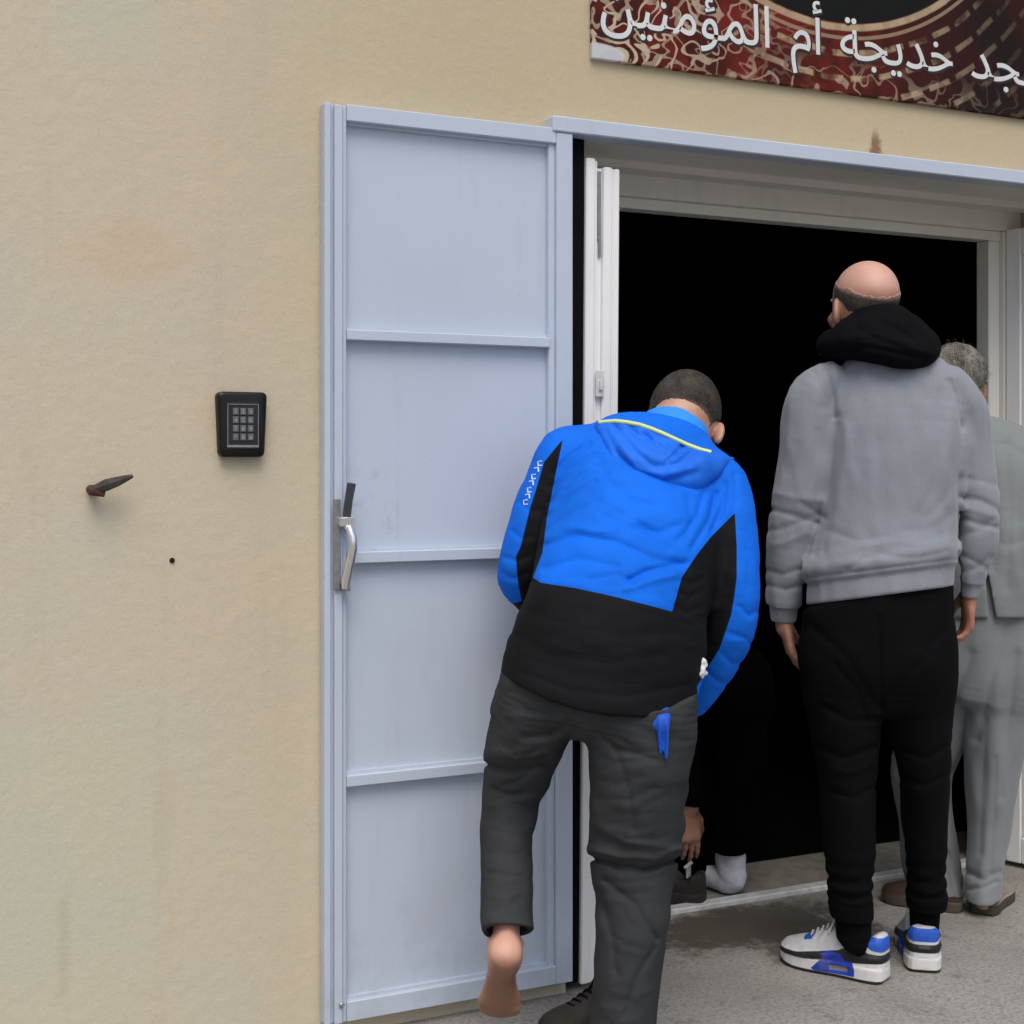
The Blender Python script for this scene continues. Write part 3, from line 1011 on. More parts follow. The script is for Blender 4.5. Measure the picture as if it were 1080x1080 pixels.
def foot_parts(ankle, heel_dir_down, toe, L=.255, toes_side=(1, 0, 0), left=True):
    """bare foot: ankle, heel, arch, ball and five toes"""
    a = np.array(ankle, float); f = nrm(toe); u = nrm(-np.array(heel_dir_down, float) + f * np.dot(heel_dir_down, f)); r = np.cross(f, u)
    m = 1 if left else -1      # +1: big toe on the +r side
    def W(x, y, z): return a + r * x * m + f * y + u * z
    body = Loft([W(0, -.046, -.052), W(0, -.02, -.05), W(-.002, .03, -.042), W(-.002, .085, -.052), W(.0, .135, -.064), W(-.002, .165, -.068)],
                [.033, .035, .030, .034, .046, .041], [.038, .041, .038, .026, .018, .014], r, 4, cap=.026)
    shank = Loft([W(0, -.012, .10), W(0, -.008, .03), W(0, -.010, -.03)], [.035, .0285, .0265], [.040, .034, .036], r, 4)
    toes = []
    for x, y0, ln, rr in ((.034, .150, .052, .0135), (.012, .158, .046, .0098), (-.006, .155, .041, .0092), (-.022, .148, .036, .0088), (-.036, .138, .031, .0085)):
        toes.append((W(x, y0, -.068), W(x * .98, y0 + ln * .40, -.062), rr, rr))
        toes.append((W(x * .98, y0 + ln * .40, -.062), W(x * .97, y0 + ln * .75, -.050), rr, rr * .9))
    mal = [(W(.029, .0, -.005), .010), (W(-.029, -.006, -.012), .010)]
    tend = (W(0, -.050, .08), W(0, -.047, -.025))
    def fn(P):
        v = smin(body(P), shank(P), .03)
        near = np.where(((P - np.array(W(0, .05, -.04), f32)) ** 2).sum(1) < .26 ** 2)[0]
        if len(near):
            Q = P[near]; d = v[near]
            d = smin(d, capsule(Q, tend[0], tend[1], .0085, .0125).astype(f32), .013)
            for c, rr in mal:
                d = smin(d, capsule(Q, c, c + r * .001, rr, rr).astype(f32), .014)
            for p, q, r1, r2 in toes:
                d = smin(d, capsule(Q, p, q, r1, r2).astype(f32), .005)
            v = v.copy(); v[near] = np.minimum(d, FAR)
        return v
    return fn, W

# ------------------------------------------------------------------ cloth, skin and hair
def cloth(name, col, rough=.85, weave=900, wstr=.25, folds=18, fstr=.25, var=.10, sheen=.0, zones=(), stretch=(1, 1, 1), fade=0.0, spec=.3, ridge=.07):
    n = NT(name)
    k = n.noise(7, 4, .6)
    c = n.mix(n.ramp(k, .3, .7, 0, 1, True), tuple(v * (1 - var) for v in col), tuple(min(v * (1 + var), 1) for v in col))
    if fade:
        c = n.mix(n.ramp(n.noise(420, 2), .3, .75, 0, fade), c, tuple(min(v * 1.7 + .05, 1) for v in col))
    for attr, zc in zones:
        zz = n.mix(n.ramp(k, .3, .7), tuple(v * (1 - var) for v in zc), tuple(min(v * (1 + var), 1) for v in zc))
        c = n.mix(n.zone(attr), c, zz)
    n.color(c)
    n.rough(rough)
    n.b.inputs['Specular IOR Level'].default_value = spec
    if sheen:
        n.b.inputs['Sheen Weight'].default_value = sheen
        n.b.inputs['Sheen Roughness'].default_value = .5
    v = n.mapping(stretch)
    b0 = n.bump(n.noise(folds, 4, .55, v, .8), fstr * .55, .010)
    rid = n.ramp(n.math('ABSOLUTE', n.math('SUBTRACT', n.noise(folds * .38, 2, .45, n.mapping(tuple(q * w_ for q, w_ in zip(stretch, (.7, .7, 1.9))), (.3, .25, .2)), 1.2), .5)), 0, .11, 0, 1, True)
    b1 = n.bump(rid, ridge, .006, b0)
    n.bump(n.noise(weave, 2, .5), wstr, .0012, b1)
    return n.m

def skin(name, col, dark=(.5, .3, .24), zones=()):
    n = NT(name)
    k = n.noise(16, 4, .6)
    c = n.mix(n.ramp(k, .3, .7, 0, 1, True), col, (col[0] * .86, col[1] * .66, col[2] * .60))
    c = n.mix(n.ramp(n.noise(150, 4, .7), .48, .75, 0, .4), c, tuple(v * .60 for v in col))
    c = n.mix(n.ramp(n.noise(42, 4, .7), .50, .68, 0, .35), c, (col[0] * .85, col[1] * .55, col[2] * .5))
    for attr, zc, amt, w in zones:
        c = n.mix(n.math('MULTIPLY', n.ramp(n.attr(attr), w, -w, 0, 1, True), amt), c, zc)
    n.color(c)
    n.rough(.48)
    n.b.inputs['Subsurface Weight'].default_value = .12
    n.b.inputs['Subsurface Radius'].default_value = (.012, .005, .003)
    n.b.inputs['Subsurface Scale'].default_value = .6
    n.bump(n.noise(230, 5, .7), .4, .002)
    return n.m

def hair_material(name, dark, light, cover=.5, scalp=None, strand=(1, 1, 1), scale=330):
    n = NT(name)
    k = n.noise(scale, 3, .6, n.mapping(strand))
    big = n.noise(26, 4, .6)
    c = n.mix(n.ramp(n.math('ADD', n.math('MULTIPLY', k, .6), n.math('MULTIPLY', big, .4)), .38, .62), dark, light)
    if scalp is not None:
        c = n.mix(n.math('MULTIPLY', n.ramp(n.attr('thin'), .006, -.012, 1, 0, True), n.ramp(n.noise(240, 3), .35, .62, .25, 1)), c, scalp)
    n.color(c)
    n.rough(.75)
    n.b.inputs['Specular IOR Level'].default_value = .2
    n.bump(k, .7, .003)
    return n.m

def strands(name, root_pts, dirs, length, width, mat, parent, seed=3, jitter=.35, gravity=(0, 0, -.35), bend=3):
    rg = np.random.RandomState(seed)
    V = []; Fc = []
    for p, d in zip(root_pts, dirs):
        d = nrm(d + rg.normal(0, jitter, 3)); L = length * rg.uniform(.6, 1.15)
        s = nrm(np.cross(d, rg.normal(0, 1, 3))) * width * rg.uniform(.7, 1.2)
        b = len(V); q = np.array(p, float); dd = d
        for k in range(bend + 1):
            wv = 1 - .85 * k / bend
            V.append(q - s * wv); V.append(q + s * wv)
            dd = nrm(dd + np.array(gravity) / bend); q = q + dd * L / bend
        for k in range(bend):
            Fc.append((b + 2 * k, b + 2 * k + 1, b + 2 * k + 3, b + 2 * k + 2))
    V = np.array(V, f32)
    return mesh_object(name, V, np.array(Fc, np.int32), mat, parent)

def shoe_field(L, hs=1.0, w0=1.0):
    ts = np.array([0, .015, .05, .12, .2, .32, .45, .6, .72, .82, .90, .96, .99, 1.0])
    ws = np.array([.012, .024, .032, .0375, .039, .038, .040, .0465, .049, .0465, .040, .028, .016, .006]) * w0
    tt = np.array([0, .06, .12, .18, .28, .36, .42, .55, .70, .85, .95, 1.0])
    tz = np.array([.104, .106, .098, .082, .078, .096, .108, .094, .073, .062, .054, .044]) * hs
    def fn(P):
        t = P[:, 1] / L
        wv = np.interp(t, ts, ws).astype(f32); tv = np.interp(t, tt, tz).astype(f32)
        z = P[:, 2]
        hi = np.clip((z - .030) / np.maximum(tv - .03, .01), 0, 1)
        wv = wv * (1 - np.interp(t, [0, .1, .40, .55, 1], [.16, .10, .14, .36, .42]).astype(f32) * hi ** 1.6) + np.where(z < .034, .0035, 0) * np.clip((.036 - z) / .004, 0, 1)
        heel = .004 * hi * (t < .1)
        d1 = np.abs(P[:, 0]) - wv
        d = smax(d1, z - tv, .022)
        rocker = .012 * np.clip((t - .78) / .22, 0, 1) ** 2 + .006 * np.clip((.07 - t) / .07, 0, 1) ** 2
        d = smax(d, rocker - z, .004)
        d = smax(d, -P[:, 1] + heel, .006)
        d = smax(d, P[:, 1] - L, .006)
        d = d + .0016 * np.exp(-((z - .0335) / .0016) ** 2)                    # welt line above the sole
        return (d * .8).astype(f32)
    return fn
def ground_pt(fig, px, py):
    be = math.atan((px - 540) / F) - fig.al
    Zc = F * CAMZ / (py - 485)
    D = Zc / math.cos(be + fig.al) * math.cos(be)
    return np.array((D * math.tan(be), D - fig.Rr, 0.0))

def bounds(*lofts, pad=.03):
    lo = np.min([l.p.min(0) - max(l.a.max(), l.b.max()) for l in lofts], 0) - pad
    hi = np.max([l.p.max(0) + max(l.a.max(), l.b.max()) for l in lofts], 0) + pad
    return lo, hi

def hollow(d, inner, P, grow, ends):
    return d

def rings(t, c, w, n, amp, ph=0.0):
    """soft cross folds round a sleeve or leg near t = c"""
    return amp * np.exp(-((t - c) / w) ** 2) * np.sin(t * n + ph)

def lighten(c, k): return tuple(min(v * k, 1) for v in c)

# ================================================================== man in the grey sweatshirt
G = Figure(915, 3.55)
rt = nrm((.985, .17, 0)); fw = nrm((-.17, .985, 0))           # his right, and the way he faces
g_t = Loft([G(929, 640, .0), G(930, 612, .0), G(936, 560, .015), G(942, 510, .03), G(945, 460, .045), G(942, 420, .055), G(937, 392, .06), G(934, 372, .07)],
           [G.w(80), G.w(78), G.w(74), G.w(76), G.w(79), G.w(73), G.w(52), G.w(30)], [.128, .130, .126, .128, .130, .110, .085, .062], rt, 5)
g_al = Loft([G(872, 402, .03), G(857, 420, .02), G(852, 460, .015), G(844, 525, .02), G(836, 570, .03), G(830, 610, .045), G(827, 640, .055), G(826, 662, .06)],
            [G.w(22), G.w(27), G.w(28.5), G.w(28), G.w(25.5), G.w(21.5), G.w(19), G.w(16.5)], [.068, .074, .070, .066, .060, .052, .045, .04], rt, 5)
g_ar = Loft([G(1003, 405, .08), G(1014, 425, .085), G(1020, 460, .09), G(1030, 525, .09), G(1030, 562, .095), G(1026, 598, .105), G(1023, 618, .11), G(1022, 634, .115)],
            [G.w(20), G.w(24), G.w(25), G.w(24), G.w(21.5), G.w(17.5), G.w(15.5), G.w(14)], [.066, .072, .068, .062, .056, .050, .045, .04], rt, 5)
g_hip = Loft([G(927, 600, .0), G(926, 650, .0), G(926, 700, .0), G(927, 733, .01)], [G.w(76), G.w(79), G.w(79), G.w(72)], [.112, .124, .122, .088], rt, 5, cap=.045)
g_ll = Loft([G(886, 690, .0), G(889, 748, .0), G(893, 811, .01), G(895, 875, .0), G(897, 935, .0), G(899, 966, .0), G(900, 985, .0)],
            [G.w(40), G.w(37.5), G.w(31.5), G.w(26), G.w(22.5), G.w(21.5), G.w(20)], [.105, .098, .088, .080, .070, .060, .055], nrm((.9, .4, 0)), 5)
g_lr = Loft([G(967, 690, .04), G(968, 748, .06), G(974, 811, .08), G(975.5, 875, .105), G(977, 935, .12), G(976, 962, .135), G(975, 980, .14)],
            [G.w(40), G.w(36.5), G.w(27), G.w(22.5), G.w(20.5), G.w(19), G.w(17)], [.105, .098, .088, .078, .068, .058, .052], rt, 5)
g_head = Head(G(911, 327, .085), nrm((-.45, .885, .02)), (0.03, -.04, 1), 1.0)
g_neck = Loft([G(925, 392, .06), G(918, 365, .07), G(913, 335, .08)], [.066, .060, .055], [.066, .062, .060], rt, 4)
wl, wr = G(826, 648, .06), G(1022, 622, .115)
g_hl = hand_parts(wl, G(838, 708, .065) - wl, fw, nrm((.92, .1, 0)), .185, .42)
g_hr = hand_parts(wr, G(1020, 680, .13) - wr, fw, nrm((-.9, .2, 0)), .180, .55)

def g_body(P):
    d = smin(smax(g_t(P, -.036), (G(926, 715, 0)[2] - P[:, 2]).astype(f32), .01), smin(g_al(P, -.020), g_ar(P, -.020), .02), .03)
    d = smin(d, smax(g_hip(P, -.036), (G(926, 715, 0)[2] - P[:, 2]).astype(f32), .01), .02)
    d = smin(d, np.minimum(g_ll(P, -.022), g_lr(P, -.022)), .02)
    d = smin(d, smin(g_neck(P), g_head(P), .03), .03)
    return smin(d, np.minimum(g_hl(P), g_hr(P)), .012)
skin_bald = skin('skin_ruddy', (.46, .25, .18), zones=(('crown', (.64, .38, .31), .85, .02),))
lo, hi = bounds(g_t, g_al, g_ar, g_ll, g_lr); lo[2] = .02; hi[2] = 1.86
V, Q = mesh_field(g_body, lo, hi, .0042)
hq = g_head.loc(V)
g_o = G.place(mesh_object('person', V, Q, skin_bald, None, {'crown': .040 - hq[:, 2] + np.where(np.abs(hq).max(1) > .2, 1, 0)}))
tag(g_o, 'balding man in grey sweatshirt with black hood, black trousers and white blue trainers', 'person')

# short grey hair left round the sides and nape
def g_hair(P):
    q = g_head.loc(P)
    d = g_head.skull(q) - .0022
    n = (vnoise(P, 160, 2) - .5) * .004 + (vnoise(P, 45, 3) - .5) * .010
    top = q[:, 2] - (.066 - .36 * np.clip(-q[:, 1], 0, .12) + .30 * np.clip(q[:, 1] + .01, 0, .1)) + n * 1.4
    front = q[:, 1] - .052 + (vnoise(P, 80, 5) - .5) * .01
    nape = -.068 - q[:, 2]
    ear = -(np.sqrt(((q - np.array((0, -.004, -.010))) ** 2)[:, 1:].sum(1)) - .033)
    d = smax(d, top, .004); d = np.maximum(d, front); d = np.maximum(d, nape + n); d = np.maximum(d, ear * .7)
    d = np.maximum(d, -(g_head.skull(q) + .004))
    return d + (vnoise(P, 420, 9) - .5) * .0012
V, Q = mesh_field(g_hair, g_head.c - .13, g_head.c + .14, .0026)
q = g_head.loc(V)
thin = np.maximum(np.maximum(q[:, 2] - .060 + .36 * np.clip(-q[:, 1], 0, .12), q[:, 1] - .02), -.030 - q[:, 2])
hr = mesh_object('hair', V, Q, hair_material('cropped_grey_hair', (.022, .019, .016), (.11, .097, .083), scalp=(.54, .32, .25)), g_o, {'thin': thin})

grey_folds = [([(882, 440), (876, 500), (869, 548), (859, 585)], 5, 4.5), ([(1014, 446), (1011, 510), (1011, 560), (1010, 590)], 5, 4.5), ([(872, 392), (878, 415), (881, 440)], 5, 3.5), ([(1001, 402), (1010, 428), (1014, 450)], 5, 3.5), ([(894, 601), (910, 590), (927, 584), (948, 588), (969, 588), (1000, 581)], 5.0, 5), ([(880, 586), (905, 577), (940, 572), (975, 574), (1005, 568)], -3.7, 7),
    ([(876, 560), (905, 571), (935, 566)], 2.5, 5), ([(1008, 540), (985, 556), (955, 560)], 2.5, 6), ([(1012, 505), (990, 535), (975, 548)], 2.5, 6),
    ([(884, 450), (878, 500), (873, 545), (868, 580)], 4.3, 5), ([(892, 450), (890, 490), (884, 530)], -3.1, 7), ([(1012, 455), (1010, 500), (1011, 545), (1010, 585)], 5.0, 5),
    ([(1003, 430), (998, 480), (1001, 530)], -3.1, 7), ([(990, 415), (995, 460), (985, 510), (972, 540)], 2.5, 6), ([(905, 400), (898, 440), (902, 490)], 1.9, 6),
    ([(920, 420), (928, 480), (925, 530), (915, 560)], 1.9, 8), ([(960, 420), (958, 470), (965, 520)], 1.9, 8),
    ([(869, 384), (874, 405), (872, 430)], 2.5, 4), ([(858, 392), (865, 410), (866, 430)], 1.9, 3.5), ([(879, 383), (884, 405), (884, 430)], -1.9, 4),
    ([(815, 538), (835, 543), (862, 552)], 5.0, 4), ([(812, 560), (830, 556), (857, 545)], 3.7, 4), ([(845, 530), (860, 540), (870, 546)], 3.7, 4), ([(818, 520), (840, 526), (866, 528)], -3.1, 5), ([(816, 575), (834, 570), (850, 562)], -3.1, 5),
    ([(811, 602), (825, 606), (845, 600)], 3.7, 3.5), ([(810, 617), (828, 622), (848, 616)], 3.7, 3.5), ([(840, 470), (835, 500), (838, 525)], 2.5, 5), ([(862, 455), (858, 490), (852, 515)], 2.5, 5),
    ([(1013, 524), (1035, 528), (1054, 538)], 4.3, 4), ([(1012, 545), (1030, 552), (1050, 556)], 5.0, 3.5), ([(1012, 565), (1030, 560), (1050, 546)], 3.1, 4), ([(1022, 505), (1040, 508), (1052, 512)], 2.5, 4), ([(1020, 536), (1036, 541), (1052, 546)], -3.1, 4),
    ([(1014, 585), (1028, 592), (1044, 602)], 4.3, 3.5), ([(1012, 603), (1028, 600), (1044, 588)], 3.7, 4), ([(1024, 440), (1032, 470), (1034, 500)], 1.9, 5)]
def g_sweat(P):
    t = g_t(P); 
    dl, tl, ul, vl = g_al(P, coords=True); dr, tr_, ur, vr = g_ar(P, coords=True)
    wob = (vnoise(P, 22, 1) - .5) * 1.4
    d = smin(t, smin(dl, dr, .02), .013)
    X, Y = G.pix(P)
    # rib of the hem and the cuffs draws in a little; seam lines
    hemY = 638 + (X - 852) * -.128
    d = d + .0035 * np.exp(-((Y - (hemY - 28)) / 1.8) ** 2) * (np.abs(X - 930) < 82)
    d = d + .010 * sstep(Y, hemY - 27, hemY - 20) * (np.abs(X - 930) < 84)
    d = d - .012 * np.exp(-((Y - (hemY - 38)) / 9) ** 2) * (np.abs(X - 930) < 84)
    d = d + .009 * sstep(tl, 5.75, 5.95) * (dl < .03) + .008 * sstep(tr_, 5.65, 5.9) * (dr < .03)
    d = d + (vnoise(P, 9, 4) - .5) * .012 + (vnoise(P, 24, 5, ((1.6, 0, 0), (0, 1.6, 0), (0, 0, .7))) - .5) * .007
    d = d + creases(G, P, grey_folds)
    # cut the hem and the cuffs
    d = np.where((X > 850 - 40) & (np.abs(X - 930) < 82.5) & (dl > .004) & (dr > .004), smax(d, (Y - hemY) * .0022, .006), d)
    end = lambda L, k: ((P - L.p[k]) @ nrm(L.p[k] - L.p[k - 2]).astype(f32))
    d = np.where(dl < .05, smax(d, np.where(tl > 5.5, end(g_al, -3), -1).astype(f32), .005), d)
    d = np.where(dr < .05, smax(d, np.where(tr_ > 5.5, end(g_ar, -3), -1).astype(f32), .005), d)
    return np.maximum(d, G(930, 372, 0)[2] * -1 * 0 + (P[:, 2] - g_t.p[-3][2])).astype(f32)
lo, hi = bounds(g_t, g_al, g_ar); lo[2] = G(930, 675, 0)[2]
V, Q = mesh_field(g_sweat, lo, hi, .0045)
mesh_object('sweatshirt', V, Q, cloth('grey_marl', (.218, .238, .270), .92, 800, .35, 26, .22, .06, .25, fade=.22, stretch=(1, 1, .6), ridge=.03), g_o)

# black hood and funnel collar lying bunched behind the neck
hA = Loft([G(874, 372, .10), G(884, 366, -.01), G(912, 367, -.055), G(948, 372, -.05), G(972, 374, .0), G(978, 372, .08)], [.014, .020, .028, .037, .030, .018], [.026, .034, .042, .048, .038, .026], (0, .25, 1), 6)
hB = Loft([G(882, 362, .14), G(891, 360, .045), G(914, 345, .0), G(940, 346, .01), G(960, 352, .06), G(958, 356, .13)], [.020, .033, .052, .058, .048, .032], [.026, .032, .040, .044, .038, .026], (0, .1, 1), 6)
hC = Loft([G(880, 362, .06), G(905, 356, -.01), G(935, 352, -.02), G(962, 362, .02), G(974, 366, .08)], [.020, .035, .045, .035, .02], [.03, .045, .05, .045, .03], (0, .2, 1), 6)
hood_folds = [([(885, 372), (915, 366), (945, 372), (975, 378)], 6, 4), ([(890, 358), (920, 352), (955, 362), (980, 372)], -4, 5), ([(930, 340), (955, 352), (972, 366)], 5, 4), ([(905, 345), (925, 358), (950, 366)], 4, 4)]
def g_hood(P):
    d = smin(smin(hA(P), hB(P), .06), hC(P), .05)
    d = d + creases(G, P, hood_folds) + (vnoise(P, 22, 8) - .5) * .010
    q = P - np.asarray(G(913, 345, .085), f32)
    neck = np.sqrt(q[:, 0] ** 2 + q[:, 1] ** 2) - .064
    return smax(d, -neck, .01)
lo, hi = bounds(hA, hB)
V, Q = mesh_field(g_hood, lo, hi, .004)
mesh_object('hood', V, Q, cloth('black_jersey', (.0045, .0045, .0060), .95, 700, .3, 24, .2, .1, 0, spec=.08), g_o)
zp = MB().tube([G(873, 360, .05), G(869, 366, .04), G(865, 374, .03)], .0022, 6).build('zip', M['steel'], g_o, True, False)

black_folds = [([(870, 745), (895, 760), (925, 758)], 5, 4), ([(868, 790), (890, 800), (922, 788)], 6, 4), ([(874, 810), (895, 816), (922, 806)], -4, 5), ([(876, 835), (900, 842), (922, 830)], 5, 4), ([(950, 790), (975, 800), (1000, 788)], 5, 4), ([(952, 822), (975, 828), (999, 818)], 5, 4),
    ([(855, 660), (890, 690), (925, 745)], 4, 5), ([(1004, 650), (970, 700), (932, 745)], 4, 5), ([(926, 650), (928, 700), (929, 750)], 5, 3),
    ([(876, 925), (900, 930), (916, 924)], 3.5, 3.5), ([(880, 947), (900, 950), (921, 943)], 4, 3), ([(876, 938), (900, 940), (915, 935)], -2, 4), ([(957, 927), (978, 930), (992, 924)], 3.5, 3.5), ([(961, 944), (978, 949), (997, 944)], 4, 3), ([(880, 700), (905, 730), (915, 770)], 4, 5)]
g_w = Loft([G(929, 580, .0), G(930, 640, .0), G(928, 700, .0)], [G.w(78), G.w(80), G.w(80)], [.128, .130, .132], rt, 4, cap=.02)
def g_trous(P):
    dl, tl, _, _ = g_ll(P, coords=True); dr, tr_, _, _ = g_lr(P, coords=True)
    d = smin(g_hip(P), smin(dl, dr, .008), .034)
    d = d + (vnoise(P, 14, 21) - .5) * .010 + creases(G, P, black_folds)
    d = d + rings(tl, 3.9, .55, 22, .0025) + rings(tr_, 3.9, .55, 22, .0025, 1)
    d = smax(d, (G(899, 968, 0)[2] - P[:, 2]).astype(f32), .006)
    X, Y = G.pix(P)
    hY = 638 + (X - 852) * -.128; k = sstep(Y, hY - 3, hY + 18)
    d = np.where(Y < hY + 19, smax(d, (g_w(P) + .015 - .045 * k).astype(f32), .004), d)
    return np.maximum(d, P[:, 2] - G(930, 590, 0)[2]).astype(f32)
lo, hi = bounds(g_hip, g_ll, g_lr)
V, Q = mesh_field(g_trous, lo, hi, .005)
mesh_object('trousers', V, Q, cloth('black_cotton', (.0040, .0040, .0048), .95, 700, .3, 14, .3, .1, 0, spec=.08), g_o)
for nm, L, zc in (('l', g_ll, 960), ('r', g_lr, 958)):
    p = L.p[-1].astype(float)
    ya = nrm((-.85, .5, 0)) if nm == 'l' else fw
    lf = Loft([p + (0, 0, .055), p + (0, 0, .0), p + (0, 0, -.014), p + ya * .008 + (0, 0, -.030)], [.039, .034, .031, .026], [.048, .045, .043, .040], np.cross(ya, (0, 0, 1)), 4, cap=.01)
    V, Q = mesh_field(lambda P: lf(P) + (vnoise(P, 60, 3) - .5) * .003 + .0016 * np.sin(P[:, 2] * 900) * (P[:, 2] > p[2]), *bounds(lf), .004)
    mesh_object('sock', V, Q, cloth('black_knit', (.0045, .0045, .0050), .95, 500, .5, 30, .2, spec=.08), g_o)

def trainer_zones(V, L):
    y, z = V[:, 1], V[:, 2]; t = y / L
    def pz(poly): return poly_sd(t * L, z, [(a * L, b) for a, b in poly])
    sole = z - np.interp(t, [0, .1, .3, .7, 1], [.046, .043, .036, .029, .028])
    out = .0075 + .012 * np.clip((t - .78) / .22, 0, 1) ** 2
    return {
        'sole': sole, 'outsole': z - out,
        'mudguard': pz([(-.1, .047), (.10, .044), (.30, .037), (.70, .030), (1.1, .029), (1.1, .038), (.78, .040), (.58, .050), (.40, .060), (.30, .073), (.22, .075), (.12, .066), (.0, .064), (-.1, .064)]),
        'blueline': np.minimum(pz([(.24, .009), (.60, .007), (.64, .010), (.55, .034), (.50, .037), (.27, .040), (.24, .026)]), pz([(.33, .036), (.52, .033), (.55, .047), (.48, .056), (.36, .052)])),
        'window': pz([(.30, .017), (.46, .015), (.48, .023), (.45, .026), (.31, .028)]),
        'counter': pz([(-.1, .072), (.02, .070), (.10, .074), (.17, .088), (.15, .099), (.08, .101), (-.1, .099)]),
        'patch': pz([(.66, .070), (.74, .064), (.77, .075), (.72, .085), (.66, .082)]),
        'mark': np.minimum(pz([(.52, .096), (.55, .093), (.57, .104), (.545, .107)]), pz([(.565, .092), (.595, .089), (.60, .099), (.58, .102)])),
    }
def trainer_material():
    n = NT('white_blue_trainer')
    c = n.mix(n.ramp(n.noise(40, 4), .3, .7), (.52, .53, .55), (.62, .63, .65))
    c = n.mix(n.ramp(n.noise(30, 5, .7), .55, .7, 0, .35), c, (.40, .38, .33))
    blue = n.mix(n.ramp(n.voronoi(260), .1, .5), (.012, .05, .36), (.02, .11, .58))
    c = n.mix(n.zone('counter'), c, blue)
    c = n.mix(n.zone('patch'), c, (.02, .08, .5))
    c = n.mix(n.zone('mark'), c, (.012, .012, .014))
    c = n.mix(n.zone('sole'), c, (.66, .66, .65))
    c = n.mix(n.zone('mudguard'), c, (.012, .012, .014))
    c = n.mix(n.zone('blueline'), c, (.010, .045, .40))
    c = n.mix(n.zone('window'), c, (.20, .20, .21))
    c = n.mix(n.zone('outsole'), c, (.015, .015, .016))
    c = n.mix(n.ramp(n.noise(18, 5, .7), .58, .72, 0, .3), c, (.22, .20, .17))
    n.color(c); n.rough(.55)
    b = n.bump(n.noise(420, 2), .25, .001)
    return n.m
trainer_mat = trainer_material()
def trainer(fig, parent, heel, toe, name='shoe', mat=None, L=None, hs=1.0, zones=True, w0=1.0, vox=.0034, extra=None):
    h = np.array(heel, float); t = np.array(toe, float)
    dv = t - h; L = L or float(np.linalg.norm(dv[:2]))
    fn = shoe_field(L, hs, w0)
    gn = fn if extra is None else (lambda P: extra(P, fn(P), L))
    V, Q = mesh_field(gn, (-.07, -.03, -.01), (.07, L + .03, .135), vox)
    o = mesh_object(name, V, Q, mat or trainer_mat, parent, trainer_zones(V, L) if zones else {'sole': V[:, 2] - .030})
    o.location = (h[0], h[1], h[2]); o.rotation_euler = (0, 0, math.atan2(-dv[0], dv[1]))
    return o
def laces(o, L):
    lb = MB()
    for k in range(5):
        y = L * (.49 + .05 * k); z = .108 - .0075 * k
        lb.tube([(-.030, y - .004, z - .026), (-.016, y, z - .005), (0, y + .003, z + .001), (.016, y + .006, z - .005), (.030, y + .008, z - .026)], .0030, 6)
    lb.tube([(0, L * .49, .110), (.022, L * .47, .120), (.036, L * .50, .096)], .0026, 6)
    lb.tube([(0, L * .49, .110), (-.022, L * .46, .120), (-.038, L * .49, .092)], .0026, 6)
    lb.build('lace', lace_mat, o, True, False)
lace_mat = simple('white_lace', (.60, .61, .63), .8)
def puffs(P, d, L):
    t = P[:, 1] / L; z = P[:, 2]
    d = d - .003 * np.exp(-(((t - .0) / .14) ** 2 + ((z - .086) / .014) ** 2))
    for tt in (.56, .63, .70):        # eyestay rows
        d = d - .0022 * np.exp(-((t - tt + (z - .08) * 2) / .012) ** 2) * (z > .07)
    d = d - .004 * np.exp(-((z - np.interp(t, [0, .1, .3, .7, 1], [.055, .055, .055, .036, .036])) / .006) ** 2)
    return (d + .003 * ((t > .30) & (t < .47) & (z > .015) & (z < .027))).astype(f32)
ls_ = trainer(G, g_o, ground_pt(G, 936, 1036), ground_pt(G, 836, 1013), L=.285, extra=puffs, w0=1.08); ls_.scale.z = 1.13; laces(ls_, .285)
hr_ = ground_pt(G, 975, 1027)
rs_ = trainer(G, g_o, hr_, hr_ + np.array((-.014, .28, 0)), L=.285, extra=puffs, w0=1.12); rs_.scale.z = 1.13; laces(rs_, .285)

# ================================================================== man in the grey tunic, half hidden
S = Figure(1035, 4.10)
xr = np.array((1.0, 0, 0))
s_t = Loft([S(1046, 650, .0), S(1046, 600, .0), S(1042, 540, .01), S(1037, 505, .02), S(1034, 482, .03), S(1028, 466, .04), S(1021, 447, .05)],
           [S.w(70), S.w(70), S.w(68), S.w(67), S.w(57), S.w(36), S.w(21)], [.150, .150, .140, .130, .105, .075, .055], xr, 5)
s_ar = Loft([S(1086, 494, .02), S(1098, 510, .02), S(1108, 545, .0), S(1108, 600, .02), S(1104, 640, .08), S(1102, 655, .10)], [.06, .068, .066, .062, .055, .05], [.066, .07, .066, .060, .054, .05], xr, 5)
s_al = Loft([S(980, 492, .03), S(969, 508, .02), S(962, 545, .0), S(962, 600, .05), S(966, 632, .12), S(968, 645, .14)], [.06, .066, .064, .060, .055, .05], [.066, .07, .066, .060, .054, .05], xr, 5)
s_hip = Loft([S(1040, 600, 0), S(1042, 660, 0), S(1036, 700, 0), S(1030, 730, 0)], [.165, .176, .170, .15], [.125, .136, .136, .12], xr, 4, cap=.03)
s_lr = Loft([S(1055, 680, .0), S(1051, 750, .0), S(1043, 850, .02), S(1040, 915, .01), S(1037, 948, -.01), S(1036, 962, -.015)], [S.w(42), S.w(33), S.w(24), S.w(19.5), S.w(18.5), S.w(18.5)], [.115, .105, .092, .082, .080, .082], xr, 5)
s_ll = Loft([S(1006, 690, .03), S(988, 760, .06), S(973, 815, .08), S(978, 875, .08), S(984, 925, .07), S(988, 945, .06), S(988, 956, .06)], [S.w(42), S.w(38), S.w(34), S.w(31), S.w(30), S.w(29), S.w(29)], [.115, .105, .096, .090, .088, .088, .088], xr, 5)
